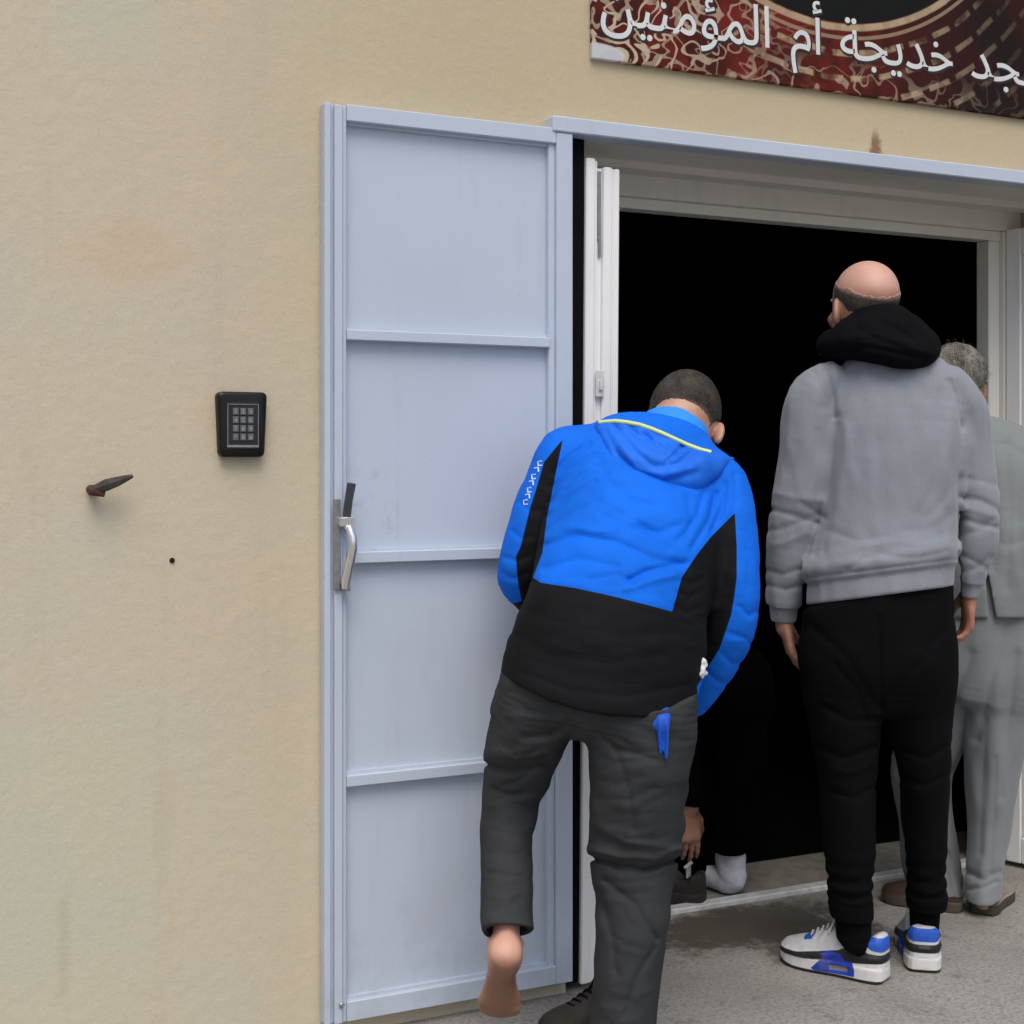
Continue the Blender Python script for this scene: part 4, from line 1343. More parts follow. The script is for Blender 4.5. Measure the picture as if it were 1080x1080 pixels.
s_head = Head(S(1006, 409, .06), nrm((-.42, .88, -.14)), (-.08, .14, 1), .98)
s_neck = Loft([S(1022, 455, .03), S(1016, 425, .045), S(1011, 405, .05)], [.066, .060, .055], [.066, .062, .060], xr, 4)
wl, wr = S(968, 640, .14), S(1102, 650, .10)
s_hl = hand_parts(wl, (0, .25, -1), (.2, 1, 0), (1, 0, 0), .18, .4)
s_hr = hand_parts(wr, (0, .15, -1), (-.2, 1, 0), (-1, 0, 0), .18, .4)
def s_body(P):
    d = smin(smax(s_t(P, -.036), (S(1035, 700, 0)[2] - P[:, 2]).astype(f32), .01), np.minimum(s_al(P, -.022), s_ar(P, -.022)), .03)
    d = smin(d, s_hip(P, -.040), .02)
    leg = np.minimum(s_ll(P, -.034), s_lr(P, -.028))
    d = smin(d, leg, .02)
    d = smin(d, smin(s_neck(P), s_head(P), .03), .03)
    return smin(d, np.minimum(s_hl(P), s_hr(P)), .012)
skin_b = skin('skin_tan', (.40, .235, .165))
lo, hi = bounds(s_t, s_al, s_ar, s_ll, s_lr); lo[2] = .02; hi[2] = 1.72
V, Q = mesh_field(s_body, lo, hi, .005)
s_o = S.place(mesh_object('person', V, Q, skin_b))
tag(s_o, 'grey haired man in pale grey tunic and loose trousers, half hidden in the doorway', 'person')
def s_hair(P):
    q = s_head.loc(P)
    d = s_head.skull(q) - .009
    n = (vnoise(P, 120, 2) - .5) * .006
    d = np.maximum(d, q[:, 1] - .055 - .5 * np.clip(q[:, 2] - .03, 0, .1) + n)
    d = np.maximum(d, -.072 - q[:, 2] + n)
    ear = -(np.sqrt(((q - np.array((0, .002, -.010))) ** 2)[:, 1:].sum(1)) - .03)
    d = np.maximum(d, ear)
    return d + (vnoise(P, 130, 6, ((1, 0, 0), (0, 1, 0), (0, 0, .35))) - .5) * .007
V, Q = mesh_field(s_hair, s_head.c - .14, s_head.c + .14, .0034)
hair_grey = hair_material('grey_hair', (.045, .042, .036), (.30, .285, .25), strand=(1, 1, .3))
hs = mesh_object('hair', V, Q, hair_grey, s_o)
kk = np.random.RandomState(5).choice(len(V), 2600)
q = s_head.loc(V[kk]); out = (V[kk] - s_head.c); out /= np.linalg.norm(out, axis=1)[:, None] + 1e-6
strands('hair_strand', V[kk], out * .55 + np.array((0, 0, -.7)), .020, .0007, hair_grey, hs, gravity=(0, 0, -.5))
tunic_folds = [([(1040, 470), (1050, 540), (1048, 600)], 5, 6), ([(1060, 470), (1066, 540), (1062, 620)], 4, 7), ([(1078, 480), (1074, 540), (1078, 600)], 4, 6), ([(1042, 560), (1060, 575), (1080, 570)], 3, 5), ([(1044, 470), (1062, 468), (1080, 480)], 3, 4)]
def s_tunic(P):
    d = smin(s_t(P), smin(s_al(P), s_ar(P), .02), .03)
    X, Y = S.pix(P)
    d = d + creases(S, P, tunic_folds) + (vnoise(P, 13, 31, ((1.5, 0, 0), (0, 1.5, 0), (0, 0, .6))) - .5) * .012
    slit = np.hypot(np.maximum(np.abs(X - (1041 + np.clip(Y - 607, 0, 60) * .12)) - 1.2 - np.clip(Y - 607, 0, 60) * .05, 0), np.maximum(607 - Y, 0)) * .0027
    d = np.where(P[:, 1] < 0, smax(d, (.0015 - slit).astype(f32), .002), d)
    d = smax(d, np.where(np.abs(X - 1045) < 78, (Y - 652) * .0027, -1).astype(f32), .005)
    d = np.maximum(d, np.where(X > 1080, S(1100, 652, .1)[2] - P[:, 2], -1)); d = np.maximum(d, np.where(X < 978, S(966, 640, .13)[2] - P[:, 2], -1))
    return np.maximum(d, P[:, 2] - S(1020, 431, .05)[2]).astype(f32)
lo, hi = bounds(s_t, s_al, s_ar)
V, Q = mesh_field(s_tunic, lo, hi, .0055)
tunic_m = cloth('pale_grey_cotton', (.205, .232, .238), .9, 600, .3, 16, .3, .05, .15)
mesh_object('tunic', V, Q, tunic_m, s_o)
shal_folds = [([(1060, 660), (1045, 720), (1032, 780)], 6, 6), ([(1072, 690), (1064, 760), (1056, 840)], 5, 5), ([(1040, 760), (1036, 830), (1034, 900)], 5, 5), ([(1050, 800), (1048, 860), (1044, 920)], 5, 4), ([(1022, 920), (1036, 928), (1054, 920)], 6, 4), ([(1022, 938), (1038, 936), (1050, 930)], 6, 3),
    ([(1004, 810), (1008, 860), (1014, 920)], 5, 4), ([(994, 860), (1000, 900), (1006, 945)], 7, 3), ([(1000, 900), (1010, 925), (1017, 945)], 6, 3), ([(1025, 690), (1005, 740), (998, 790)], 6, 6), ([(944, 830), (950, 880), (958, 930)], 4, 4)]
s_w = Loft([S(1046, 590, .0), S(1046, 650, .0), S(1040, 710, .0)], [S.w(70), S.w(70), S.w(72)], [.150, .150, .150], xr, 4, cap=.02)
def s_trous(P):
    dl = s_ll(P); dr = s_lr(P)
    d = smin(s_hip(P), np.minimum(dl, dr), .03)
    d = d + creases(S, P, shal_folds) + (vnoise(P, 15, 36, ((1.6, 0, 0), (0, 1.6, 0), (0, 0, .5))) - .5) * .016
    hem = np.where(P[:, 0] < S(1019, 900, 0)[0], S(988, 947, .0)[2], S(1036, 951, -.06)[2]) + (vnoise(P, 18, 8) - .5) * .02
    d = smax(d, (hem - P[:, 2]).astype(f32), .005)
    X, Y = S.pix(P); k = sstep(Y, 648, 672)
    d = np.where(Y < 673, smax(d, (s_w(P) + .016 - .05 * k).astype(f32), .004), d)
    return np.maximum(d, P[:, 2] - S(1030, 600, 0)[2]).astype(f32)
lo, hi = bounds(s_hip, s_ll, s_lr)
V, Q = mesh_field(s_trous, lo, hi, .005)
mesh_object('trousers', V, Q, cloth('pale_grey_trouser', (.205, .225, .238), .9, 600, .3, 14, .35, .06, .15, stretch=(1, 1, .5)), s_o)
# slip-on shoes, heels bare
loafer = cloth('brown_leather', (.045, .028, .021), .55, 500, .2, 40, .2, .2, zones=(('sole', (.085, .068, .052)),))
sandal = cloth('sandal_leather', (.22, .20, .17), .6, 500, .2, 40, .2, .2, zones=(('sole', (.055, .045, .038)),))
def cutheel(P, d, L):
    return smax(d, (P[:, 2] - np.interp(P[:, 1] / L, [0, .3, .42, .5, 1], [.030, .036, .09, .12, .12])).astype(f32), .006).astype(f32)
def heelfoot(P0, dirv):
    h = np.array(P0, float); f = nrm(dirv)
    lf = Loft([h + f * .03 + (0, 0, .16), h + f * .025 + (0, 0, .07), h + f * .04 + (0, 0, .045), h + f * .12 + (0, 0, .045)], [.036, .034, .034, .036], [.038, .040, .032, .022], np.cross(f, (0, 0, 1)), 4)
    return lf
hl = ground_pt(S, 1017, 961); tl = ground_pt(S, 930, 948)
hrr = ground_pt(S, 1035, 966); trr = hrr + np.array((.06, .25, 0))
lfs = [heelfoot(hl, tl - hl), heelfoot(hrr, trr - hrr)]
trainer(S, s_o, hl, tl, 'shoe', loafer, None, .88, False, extra=cutheel)
trainer(S, s_o, hrr, trr, 'shoe', sandal, .245, .85, False, extra=cutheel)
# ================================================================== man in the blue jacket, bending, one bare foot raised
B = Figure(660, 3.0)
bu = nrm((.21, 0, .98))
bs = nrm((.98, .10, -.20))
b_t = Loft([B(629, 742, -.02), B(633, 715, .0), B(642, 680, .01), B(650, 640, .04), B(662, 590, .10), B(674, 540, .17), B(684, 500, .235), B(692, 472, .28), B(702, 452, .31)],
           [B.w(104), B.w(106), B.w(103), B.w(96), B.w(97, .1), B.w(97, .17), B.w(88, .23), B.w(64, .28), B.w(38, .31)],
           [.130, .138, .140, .135, .132, .128, .115, .092, .066], bs, 5)
b_al = Loft([B(615, 474, .245), B(597, 482, .235), B(578, 515, .215), B(563, 552, .195), B(553, 590, .185), B(553, 612, .20), B(580, 640, .26), B(625, 672, .32), B(650, 688, .34)],
            [B.w(26, .25), B.w(30, .2), B.w(29, .2), B.w(27, .2), B.w(26.5, .2), B.w(25, .2), B.w(23, .2), B.w(20, .2), B.w(18, .2)], [.07, .075, .070, .064, .062, .058, .052, .045, .040], nrm((.85, 0, -.5)), 5)
b_ar = Loft([B(745, 498, .235), B(763, 513, .215), B(771, 560, .17), B(773, 612, .14), B(770, 655, .14), B(757, 695, .165), B(738, 727, .20), B(722, 744, .235)],
            [B.w(22, .2), B.w(27, .2), B.w(27.5, .15), B.w(26.5, .15), B.w(27, .15), B.w(24, .15), B.w(20, .2), B.w(16, .2)], [.07, .075, .070, .064, .060, .053, .046, .040], nrm((.98, 0, .15)), 5)
b_hip = Loft([B(634, 690, .0), B(632, 720, .0), B(628, 745, .0), B(624, 765, .005)], [B.w(92), B.w(98), B.w(97), B.w(90)], [.118, .130, .128, .092], nrm((.99, 0, -.1)), 4, cap=.020)
b_lr = Loft([B(676, 735, .0), B(676, 775, .0), B(673, 830, .0), B(671, 880, .02), B(669, 905, .03), B(667, 935, .02), B(666, 985, -.005), B(659, 1050, -.03), B(655, 1100, -.04), B(655, 1122, -.04)],
            [B.w(56), B.w(56.5), B.w(52), B.w(49.5), B.w(47), B.w(42.5), B.w(37), B.w(34.5), B.w(34), B.w(35)], [.118, .118, .108, .098, .094, .090, .086, .080, .076, .076], xr, 5)
b_ll = Loft([B(580, 715, .0), B(566, 750, .02), B(552, 790, .07), B(544, 822, .105), B(538, 850, .10), B(534, 885, .07), B(535, 930, .02), B(535, 965, -.02), B(535, 990, -.045)],
            [B.w(48), B.w(45.5), B.w(39, .1), B.w(34.5, .1), B.w(30.5, .1), B.w(27.5, .1), B.w(27.5), B.w(27), B.w(27)], [.115, .110, .098, .092, .085, .076, .068, .062, .062], nrm((.99, 0, .1)), 5)
b_hface = nrm((-.06, .70, -.70)); b_hup = nrm((.13, .62, .75))
b_head = Head(B(720, 452, .385), b_hface, b_hup, 1.06)
b_neck = Loft([B(703, 474, .26), B(712, 455, .32), B(720, 444, .365)], [.066, .060, .056], [.066, .062, .060], nrm((.98, 0, -.2)), 4)
ankle = B(534, 985, -.045)
toe_dir = nrm(B(527, 1066, .075) - B(535, 1008, -.085))
b_foot, footW = foot_parts(ankle + toe_dir * .028, nrm((0, -.66, -.75)), toe_dir, .25, left=True)
wl, wr = B(654, 690, .345), B(728, 738, .225)
b_hl = hand_parts(wl, (.75, .25, -.35), (.2, .2, 1), (0, -.9, .2), .185, .8)
b_hr = hand_parts(wr, (-.75, .35, -.15), (0, .4, .9), (.2, -.8, .2), .185, .8)
ranp = B(655, 1116, -.04)
b_rf, _ = foot_parts(np.array((ranp[0], ranp[1] + .022, .098)), (0, 0, -1), (-.05, 1, 0), .25, left=False)
def b_body(P):
    d = smin(smax(b_t(P, -.036), (B(620, 735, 0)[2] - P[:, 2]).astype(f32), .01), np.minimum(b_al(P, -.020), b_ar(P, -.020)), .03)
    d = smin(d, smax(b_hip(P, -.040), (B(620, 738, 0)[2] - P[:, 2]).astype(f32), .01), .02)
    d = smin(d, np.minimum(b_ll(P, -.034), b_lr(P, -.034)), .02)
    d = smin(d, smin(b_neck(P), b_head(P), .03), .03)
    d = smin(d, np.minimum(b_hl(P), b_hr(P)), .012)
    return smin(d, np.minimum(b_foot(P), b_rf(P)), .015)
skin_f = skin('skin_light', (.56, .36, .27), zones=(('sole', (.25, .120, .070), .9, .014), ('heel', (.66, .36, .28), .8, .02)))  # sole zone is darkened: shade on the raised sole put into the skin colour
lo, hi = bounds(b_t, b_al, b_ar, b_ll, b_lr); lo[2] = .0; lo[1] -= .06; hi[2] = 1.46; hi[1] = .62
V, Q = mesh_field(b_body, lo, hi, .0042)
fr = nrm(toe_dir); 
o0 = footW(0, 0, 0); fl = np.stack([(V - o0) @ (footW(1, 0, 0) - o0), (V - o0) @ (footW(0, 1, 0) - o0), (V - o0) @ (footW(0, 0, 1) - o0)], 1)
solez = np.where(np.abs(fl).max(1) < .26, fl[:, 2] + np.interp(fl[:, 1], [-.06, -.03, .0, .06, .12, .2], [.070, .074, .068, .050, .066, .074]), 1.0)
hdist = np.where(np.abs(fl).max(1) < .26, np.sqrt((fl[:, 0]) ** 2 + (fl[:, 1] + .05) ** 2 + (fl[:, 2] + .03) ** 2) - .045, 1.0)
b_o = B.place(mesh_object('person', V, Q, skin_f, None, {'sole': solez, 'heel': hdist}))
tag(b_o, 'man in bright blue and black jacket bending forward with one bare foot raised behind him', 'person')
def b_hair(P):
    q = b_head.loc(P)
    d = b_head.skull(q) - .0045
    n = (vnoise(P, 140, 2) - .5) * .004 + (vnoise(P, 50, 3) - .5) * .010
    d = np.maximum(d, q[:, 1] - .058 - .4 * np.clip(q[:, 2] - .05, 0, .1) + n)
    d = np.maximum(d, -.046 - q[:, 2] + n - .25 * np.clip(np.abs(q[:, 0]) - .03, 0, .1))
    ear = -(np.sqrt(((q - np.array((0, -.002, -.012))) ** 2)[:, 1:].sum(1)) - .034)
    d = np.maximum(d, ear)
    return d + (vnoise(P, 420, 6) - .5) * .0022
V, Q = mesh_field(b_hair, b_head.c - .15, b_head.c + .15, .0026)
q = b_head.loc(V)
mesh_object('hair', V, Q, hair_material('buzzed_dark_hair', (.016, .013, .011), (.085, .075, .062), scalp=(.28, .18, .135)), b_o, {'thin': -.022 - q[:, 2] + .006})

blue_folds = [([(584, 500), (600, 482), (622, 468)], 5.0, 3), ([(582, 515), (600, 496), (625, 480)], 5.0, 3), ([(580, 530), (602, 508), (630, 492)], 5.0, 3.5), ([(578, 545), (600, 525), (628, 508)], 5.0, 3.5), ([(577, 560), (602, 542), (632, 528)], 3.7, 4),
    ([(576, 575), (610, 565), (650, 572), (690, 590), (712, 592)], 6.2, 5), ([(640, 545), (668, 557), (695, 562), (720, 552)], 5.0, 5), ([(600, 556), (640, 560), (672, 548)], -3.7, 6),
    ([(664, 612), (682, 603), (700, 598), (722, 594)], 8.7, 4), ([(660, 621), (684, 613), (712, 606)], -6.2, 4.5), ([(575, 600), (610, 590), (650, 597)], 4.4, 5), ([(620, 612), (650, 606), (670, 616)], 3.7, 4),
    ([(650, 540), (680, 555), (705, 580)], 4.4, 5), ([(742, 520), (735, 545), (715, 570)], 5.0, 4), ([(755, 520), (748, 548), (730, 578)], 6.2, 3.5), ([(765, 510), (762, 535), (750, 560)], 5.0, 3.5), ([(725, 525), (730, 550), (722, 572)], 3.7, 4), ([(775, 500), (776, 530), (770, 550)], 3.7, 3),
    ([(630, 480), (640, 505), (660, 525), (690, 535)], 3.7, 6),
    ([(540, 560), (550, 568), (562, 566)], 3.0, 3), ([(533, 588), (545, 592), (558, 586)], 3.6, 3), ([(530, 604), (542, 610), (556, 604)], 3.0, 3), ([(550, 530), (560, 540), (568, 538)], 2.4, 3),
    ([(785, 560), (790, 590), (788, 620)], 1.8, 4), ([(780, 640), (790, 650), (797, 645)], 3.0, 3), ([(770, 668), (784, 672), (793, 680)], 3.0, 3.5), ([(762, 690), (772, 700), (782, 700)], 3.0, 3.5), ([(745, 708), (757, 718), (765, 722)], 3.0, 3.5),
    ([(718, 612), (728, 616), (740, 610)], 3.6, 3), ([(715, 625), (727, 630), (740, 624)], 3.6, 3), ([(712, 640), (725, 646), (738, 640)], 3.6, 3), ([(718, 655), (728, 660), (738, 655)], 3.0, 3),
    ([(540, 668), (580, 690), (640, 700), (700, 690)], 1.8, 6), ([(545, 640), (600, 660), (660, 672), (715, 668)], 1.8, 6), ([(545, 708), (600, 728), (660, 735), (725, 722)], 2.1, 4)]
def b_jacket(P):
    dt = b_t(P)
    dl, tl, _, _ = b_al(P, coords=True); dr, tr_, _, _ = b_ar(P, coords=True)
    d = smin(dt, smin(dl, dr, .01), .028)
    X, Y = B.pix(P)
    d = d + creases(B, P, blue_folds) + (vnoise(P, 9, 41) - .5) * .010 + (vnoise(P, 24, 42, ((1, .3, .5), (0, 1, 0), (-.3, 0, 1.5))) - .5) * .004
    # seam between the blue yoke and the black lower back
    seam = Y - np.interp(X, [530, 566, 639, 709, 745], [604, 614, 627, 645, 652])
    d = d + .0022 * np.exp(-(seam / 1.6) ** 2) * (dl > .004) * (dr > .004)
    hem = np.interp(X, [520, 532, 545, 580, 610, 640, 679, 705, 731, 745], [704, 712, 722, 740, 749, 755, 757, 752, 738, 730])
    body = (dl > .006) & (dr > .006)
    d = np.where(body & (Y > 640), smax(d, ((Y - hem) * .0019).astype(f32), .006), d)
    d = np.where((tr_ > 6) & (dr < .05), smax(d, ((P - b_ar.p[-3]) @ nrm(b_ar.p[-3] - b_ar.p[-6]).astype(f32)), .004), d)
    d = np.where((tl > 7) & (dl < .05), smax(d, ((P - b_al.p[-3]) @ nrm(b_al.p[-3] - b_al.p[-6]).astype(f32)), .004), d)
    top = (P - np.asarray(B(702, 456, .30), f32)) @ nrm((.10, .45, .88)).astype(f32)
    return np.maximum(d, top).astype(f32)
lo, hi = bounds(b_t, b_al, b_ar)
V, Q = mesh_field(b_jacket, lo, hi, .0042)
X, Y = B.pix(V)
yoke = poly_sd(X, Y, [(594, 462), (588, 490), (583, 515), (577, 545), (574, 568), (572, 583), (562, 609), (570, 614.5), (605, 620), (639, 627), (675, 636), (709, 645), (719, 609), (735, 585), (750, 566), (764, 552), (775, 541), (784, 520), (800, 480), (760, 420), (690, 400), (620, 420), (600, 448)])
lsl = poly_sd(X, Y, [(592, 465), (574, 487), (567, 511), (559, 536), (549, 577), (544, 587), (546, 612), (550, 634), (500, 650), (500, 440), (560, 440), (600, 440), (600, 456)])
rsl = poly_sd(X, Y, [(775, 541), (777, 575), (777, 609), (774, 632), (771, 649), (759, 684), (735, 724), (736, 735), (740, 770), (830, 770), (830, 470), (780, 470)])
rs2 = np.maximum(poly_sd(X, Y, [(775, 541), (777, 575), (777, 609), (774, 632), (771, 649), (759, 684), (738, 718), (715, 728), (690, 740), (690, 800), (830, 800), (830, 470), (780, 470)]), (b_ar(V) - .014) * 500)
blue = np.minimum(np.minimum(yoke, lsl), np.minimum(rsl, rs2)) * .002
jk = cloth('blue_softshell', (.0050, .0055, .0070), .75, 1100, .2, 22, .20, .12, 0, zones=(('blue', (.005, .142, .74)),), spec=.15, ridge=.08)
bj = mesh_object('jacket', V, Q, jk, b_o, {'blue': blue})
blue_m = cloth('blue_shell', (.005, .142, .74), .70, 1100, .2, 26, .25, .10, spec=.35)
pale_blue = cloth('pale_blue_lining', (.030, .260, .86), .7, 900, .25, 26, .2, .08, spec=.3)
# hood lying on the back
h1 = Loft([B(640, 458, .190), B(660, 477, .145), B(690, 492, .122), B(722, 498, .136), B(748, 489, .175), B(762, 482, .22)], [.022, .044, .054, .052, .034, .018], [.028, .046, .054, .052, .042, .024], nrm((.20, .35, .9)), 6)
h2 = Loft([B(636, 450, .215), B(655, 452, .185), B(685, 462, .175), B(715, 472, .185), B(742, 476, .215), B(758, 478, .245)], [.012, .024, .034, .034, .024, .012], [.022, .03, .034, .034, .03, .02], nrm((.20, .35, .9)), 6)
hood_f = [([(650, 452), (668, 475), (690, 492), (712, 490), (730, 478)], 6, 4), ([(665, 452), (682, 470), (700, 478)], 5, 3.5), ([(680, 458), (692, 470), (704, 470)], 4, 3), ([(655, 470), (672, 495), (700, 502), (730, 494)], -5, 5), ([(650, 478), (668, 500), (700, 508), (735, 498)], 5, 4), ([(725, 462), (716, 476), (704, 486)], 6, 3), ([(640, 456), (652, 478), (664, 492)], 4, 3.5)]
b_nk = np.asarray(B(714, 452, .335), f32)
def b_hood(P):
    d = smin(h1(P), h2(P), .03) + creases(B, P, hood_f) + (vnoise(P, 30, 51) - .5) * .009
    X, Y = B.pix(P)
    rim = np.interp(X, [620, 649, 675, 700, 725, 751, 770], [443, 442, 446, 455, 466, 474, 482])
    return smax(d, ((rim - Y) * .002).astype(f32), .006).astype(f32)
V, Q = mesh_field(b_hood, *bounds(h1, h2), .0036)
hd = mesh_object('hood', V, Q, blue_m, b_o)
comb = lambda P: np.minimum(b_hood(P), b_jacket(P))
pts = [B.surf(comb, x, y, off=.0015) for x, y in ((632, 445.5), (649, 444), (662, 445.5), (675, 448), (688, 452.5), (700, 457.5), (712, 463), (725, 469), (738, 474), (750, 477))]
pip = MB().tube(pts, .0046, 8).build('piping', simple('lime_piping', (.66, .80, .28), .6), hd, True, False)
# stand-up collar round the neck
c0, c1 = B(706, 470, .285), B(716, 443, .345)
co = Loft([c0, (c0 + c1) / 2, c1], [.086, .083, .080], [.078, .076, .074], nrm((.97, 0, -.24)), 5)
ax = nrm(c1 - c0)
def b_collar(P):
    d = co(P)
    d = np.maximum(d, -co(P, -.008))
    t = (P - c1.astype(f32)) @ ax.astype(f32)
    wav = (vnoise(P, 30, 4) - .5) * .008
    return np.maximum(np.maximum(d, t + wav + .036), -(t + .105)).astype(f32) * f32(.9)
V, Q = mesh_field(b_collar, *bounds(co), .0030)
mesh_object('collar', V, Q, pale_blue, b_o)
# pale lettering down the outer left sleeve
lt = MB()
for i, (x, y) in enumerate(((569.5, 489), (566, 496), (563, 503), (560.5, 510), (558.5, 517), (556.5, 524), (554.5, 530))):
    p = [B.surf(b_jacket, x + a, y + b, off=.0012) for a, b in ((-2.2, -2.2), (1.6, -2.8), (2.0, 1.8), (-1.8, 2.4))]
    if i % 2: lt.tube([p[0], p[1], p[2]], .0017, 5)
    else: lt.tube([p[1], p[0], p[3], p[2]], .0017, 5)
lt.build('lettering', simple('white_transfer', (.75, .77, .78), .5), bj, False, False)
# blue tail hanging below the hem and a scrap of white at the hip
wc = B(738, 704, .0)
def scrap(P):
    q = P - wc.astype(f32)
    return ell_d(q, (.014, .022, .024)) + (vnoise(P, 110, 4) - .5) * .012
V, Q = mesh_field(scrap, wc - .05, wc + .05, .0026)
mesh_object('white_cloth', V, Q, cloth('white_tissue', (.72, .73, .74), .9, 600, .2, 60, .3), b_o)

tf = []
rg = np.random.RandomState(8)
for y in np.arange(772, 1075, 13):          # cross folds down the standing leg
    l = np.interp(y, [765, 828, 893, 910, 958, 1080], [622, 624, 622, 626, 632, 622]); r = np.interp(y, [765, 802, 858, 902, 917, 987, 1080], [728, 726, 719, 719, 708, 702, 687])
    a = rg.uniform(0, .35); b_ = rg.uniform(.45, 1.0); s = rg.uniform(-26, 26)
    tf.append(([(l + (r - l) * a, y - s / 2), (l + (r - l) * (a + b_) / 2, y + rg.uniform(-5, 10)), (l + (r - l) * b_, y + s / 2)], rg.uniform(1.0, 3.6) * rg.choice((1, 1, -.7)), rg.uniform(2.2, 4.8)))
for y in np.arange(735, 985, 11):           # and down the raised leg
    l = np.interp(y, [695, 773, 858, 939, 987], [528, 517, 506, 510, 509]); r = np.interp(y, [760, 787, 836, 902, 939, 987], [604, 587, 574, 561, 564, 561])
    a = rg.uniform(0, .4); b_ = rg.uniform(.6, 1.0); s = rg.uniform(-16, 16)
    tf.append(([(l + (r - l) * a, y - s / 2), (l + (r - l) * (a + b_) / 2, y + rg.uniform(1, 5)), (l + (r - l) * b_, y + s / 2)], rg.uniform(1.2, 4) * rg.choice((1, 1, -.7)) * (1.4 if 780 < y < 840 else .7), rg.uniform(2.4, 4)))
tf += [([(514, 806), (540, 812), (578, 808)], 9, 4), ([(516, 796), (545, 800), (584, 794)], -6, 5), ([(626, 870), (660, 888), (718, 896)], -6, 6), ([(624, 905), (650, 913), (680, 918), (716, 906)], 13, 3.2), ([(622, 896), (655, 904), (690, 906), (718, 894)], -9, 5),
       ([(640, 930), (670, 955), (692, 990)], 6, 4), ([(632, 940), (645, 985), (650, 1030)], 4, 5), ([(690, 1000), (672, 1030), (660, 1070)], 5, 4), ([(650, 790), (662, 830), (668, 875)], 4, 4), ([(600, 762), (580, 775), (552, 778)], 6, 4), ([(606, 768), (592, 790), (572, 800)], 5, 4), ([(628, 770), (650, 790), (690, 800)], 5, 4)]
b_w = Loft([B(642, 670, .01), B(633, 742, -.015), B(626, 800, -.02)], [B.w(101), B.w(99), B.w(98)], [.140, .132, .132], bs, 4, cap=.02)
def b_trous(P):
    dl = b_ll(P); dr = b_lr(P)
    d = smin(b_hip(P), smin(dl, dr, .008), .030)
    d = d + creases(B, P, tf) + (vnoise(P, 17, 61, ((1, 0, 0), (0, 1, 0), (.3, 0, 1.5))) - .5) * .009
    e = ((P - b_ll.p[-3]) @ nrm(b_ll.p[-3] - b_ll.p[-8]).astype(f32)) + (vnoise(P, 14, 3) - .5) * .008
    d = np.where(dl < dr, smax(d, e, .003), d)
    d = np.where((dl < dr) & (e > -.05), smax(d, -(b_ll(P, -.011)), .002), d)
    d = np.where(dl >= dr, smax(d, .055 - P[:, 2], .005), d)
    X, Y = B.pix(P)
    hem = np.interp(X, [520, 532, 545, 580, 610, 640, 679, 705, 731, 745], [704, 712, 722, 740, 749, 755, 757, 752, 738, 730])
    k = sstep(Y, hem - 10, hem + 5)
    d = np.where(Y < hem + 6, smax(d, (b_w(P) + .016 - .055 * k).astype(f32), .004), d)
    return np.maximum(d, P[:, 2] - B(634, 680, 0)[2]).astype(f32)
lo, hi = bounds(b_hip, b_ll, b_lr); lo[2] = .02
V, Q = mesh_field(b_trous, lo, hi, .0045)
# one charcoal cloth for both legs of the trousers
mesh_object('trousers', V, Q, cloth('charcoal_trekking', (.037, .040, .043), .85, 900, .25, 20, .35, .12, 0, spec=.15), b_o)

t1, t2, t3 = (B.surf(b_trous, x, y, off=.006) for x, y in ((698, 764), (699, 780), (701, 799)))
tl = Loft([t1 + (0, .034, .030), t1 + (0, .004, .006), t2, t3], [.017, .018, .012, .003], [.010, .009, .007, .003], xr, 5)
def tail(P):
    return tl(P) + .0035 * np.sin(P[:, 0] * 420 + 1.0).astype(f32) * np.clip((B(698, 745, 0)[2] - P[:, 2]) * 30, 0, 1).astype(f32)
V, Q = mesh_field(tail, *bounds(tl), .0025)
mesh_object('cord', V, Q, cloth('blue_tail', (.010, .085, .52), .6, 900, .2, 30, .2), b_o)

# sneakers that stand about
dark_shoe = cloth('dark_mesh_shoe', (.028, .027, .025), .75, 300, .5, 50, .3, .3, zones=(('sole', (.030, .029, .028)),))
olive_shoe = cloth('olive_mesh_shoe', (.034, .031, .026), .8, 260, .8, 50, .4, .4, zones=(('sole', (.020, .020, .020)),))
def loose_shoe(name, label, heel, toe, mat, laces, yaw_fig=None, L=.27):
    h = np.array(heel); t = np.array(toe); dv = t - h
    o = bpy.data.objects.new(name, None); COL.objects.link(o)
    fn = shoe_field(L, .92)
    def hollowed(P):
        d = fn(P)
        op = ell_d(P - np.array((0, L * .24, .105), f32), (.026, .062, .060))
        return smax(d, -op, .008).astype(f32)
    V, Q = mesh_field(hollowed, (-.07, -.03, -.01), (.07, L + .03, .13), .004)
    mesh_object('upper', V, Q, mat, o, {'sole': V[:, 2] - .031})
    lb = MB()
    for k in range(5):
        y = L * (.47 + .055 * k); z = .100 - .0085 * k
        lb.tube([(-.024, y, z - .014), (-.010, y + .004, z - .001), (.012, y + .010, z), (.024, y + .014, z - .014)], .003, 6)
    lb.tube([(0, L * .46, .098), (.02, L * .44, .118), (.042, L * .42, .112), (.058, L * .45, .07)], .0028, 6)
    lb.tube([(0, L * .46, .098), (-.02, L * .43, .12), (-.045, L * .45, .11), (-.06, L * .50, .06)], .0028, 6)
    lb.build('lace', laces, o, True, False)
    o.location = h; o.rotation_euler = (0, 0, math.atan2(-dv[0], dv[1]))
    return tag(o, label, 'shoe')
def gw(px, py):
    Zc = F * CAMZ / (py - 485); Xc = (px - 540) / F * Zc
    return np.array((Xc * CS + Zc * SN, -Xc * SN + Zc * CS, 0.0))
loose_shoe('sneaker', 'olive grey laced sneaker standing on the concrete below the steel door', gw(684, 1078), gw(572, 1095), olive_shoe, M['gap_shade_lace'])
rs = gw(655, 1148)
loose_sh = trainer(B, b_o, np.array((ranp[0], ranp[1] - .048, 0)), np.array((ranp[0] - .02, ranp[1] + .227, 0)), 'shoe', dark_shoe, .275, .95, False)

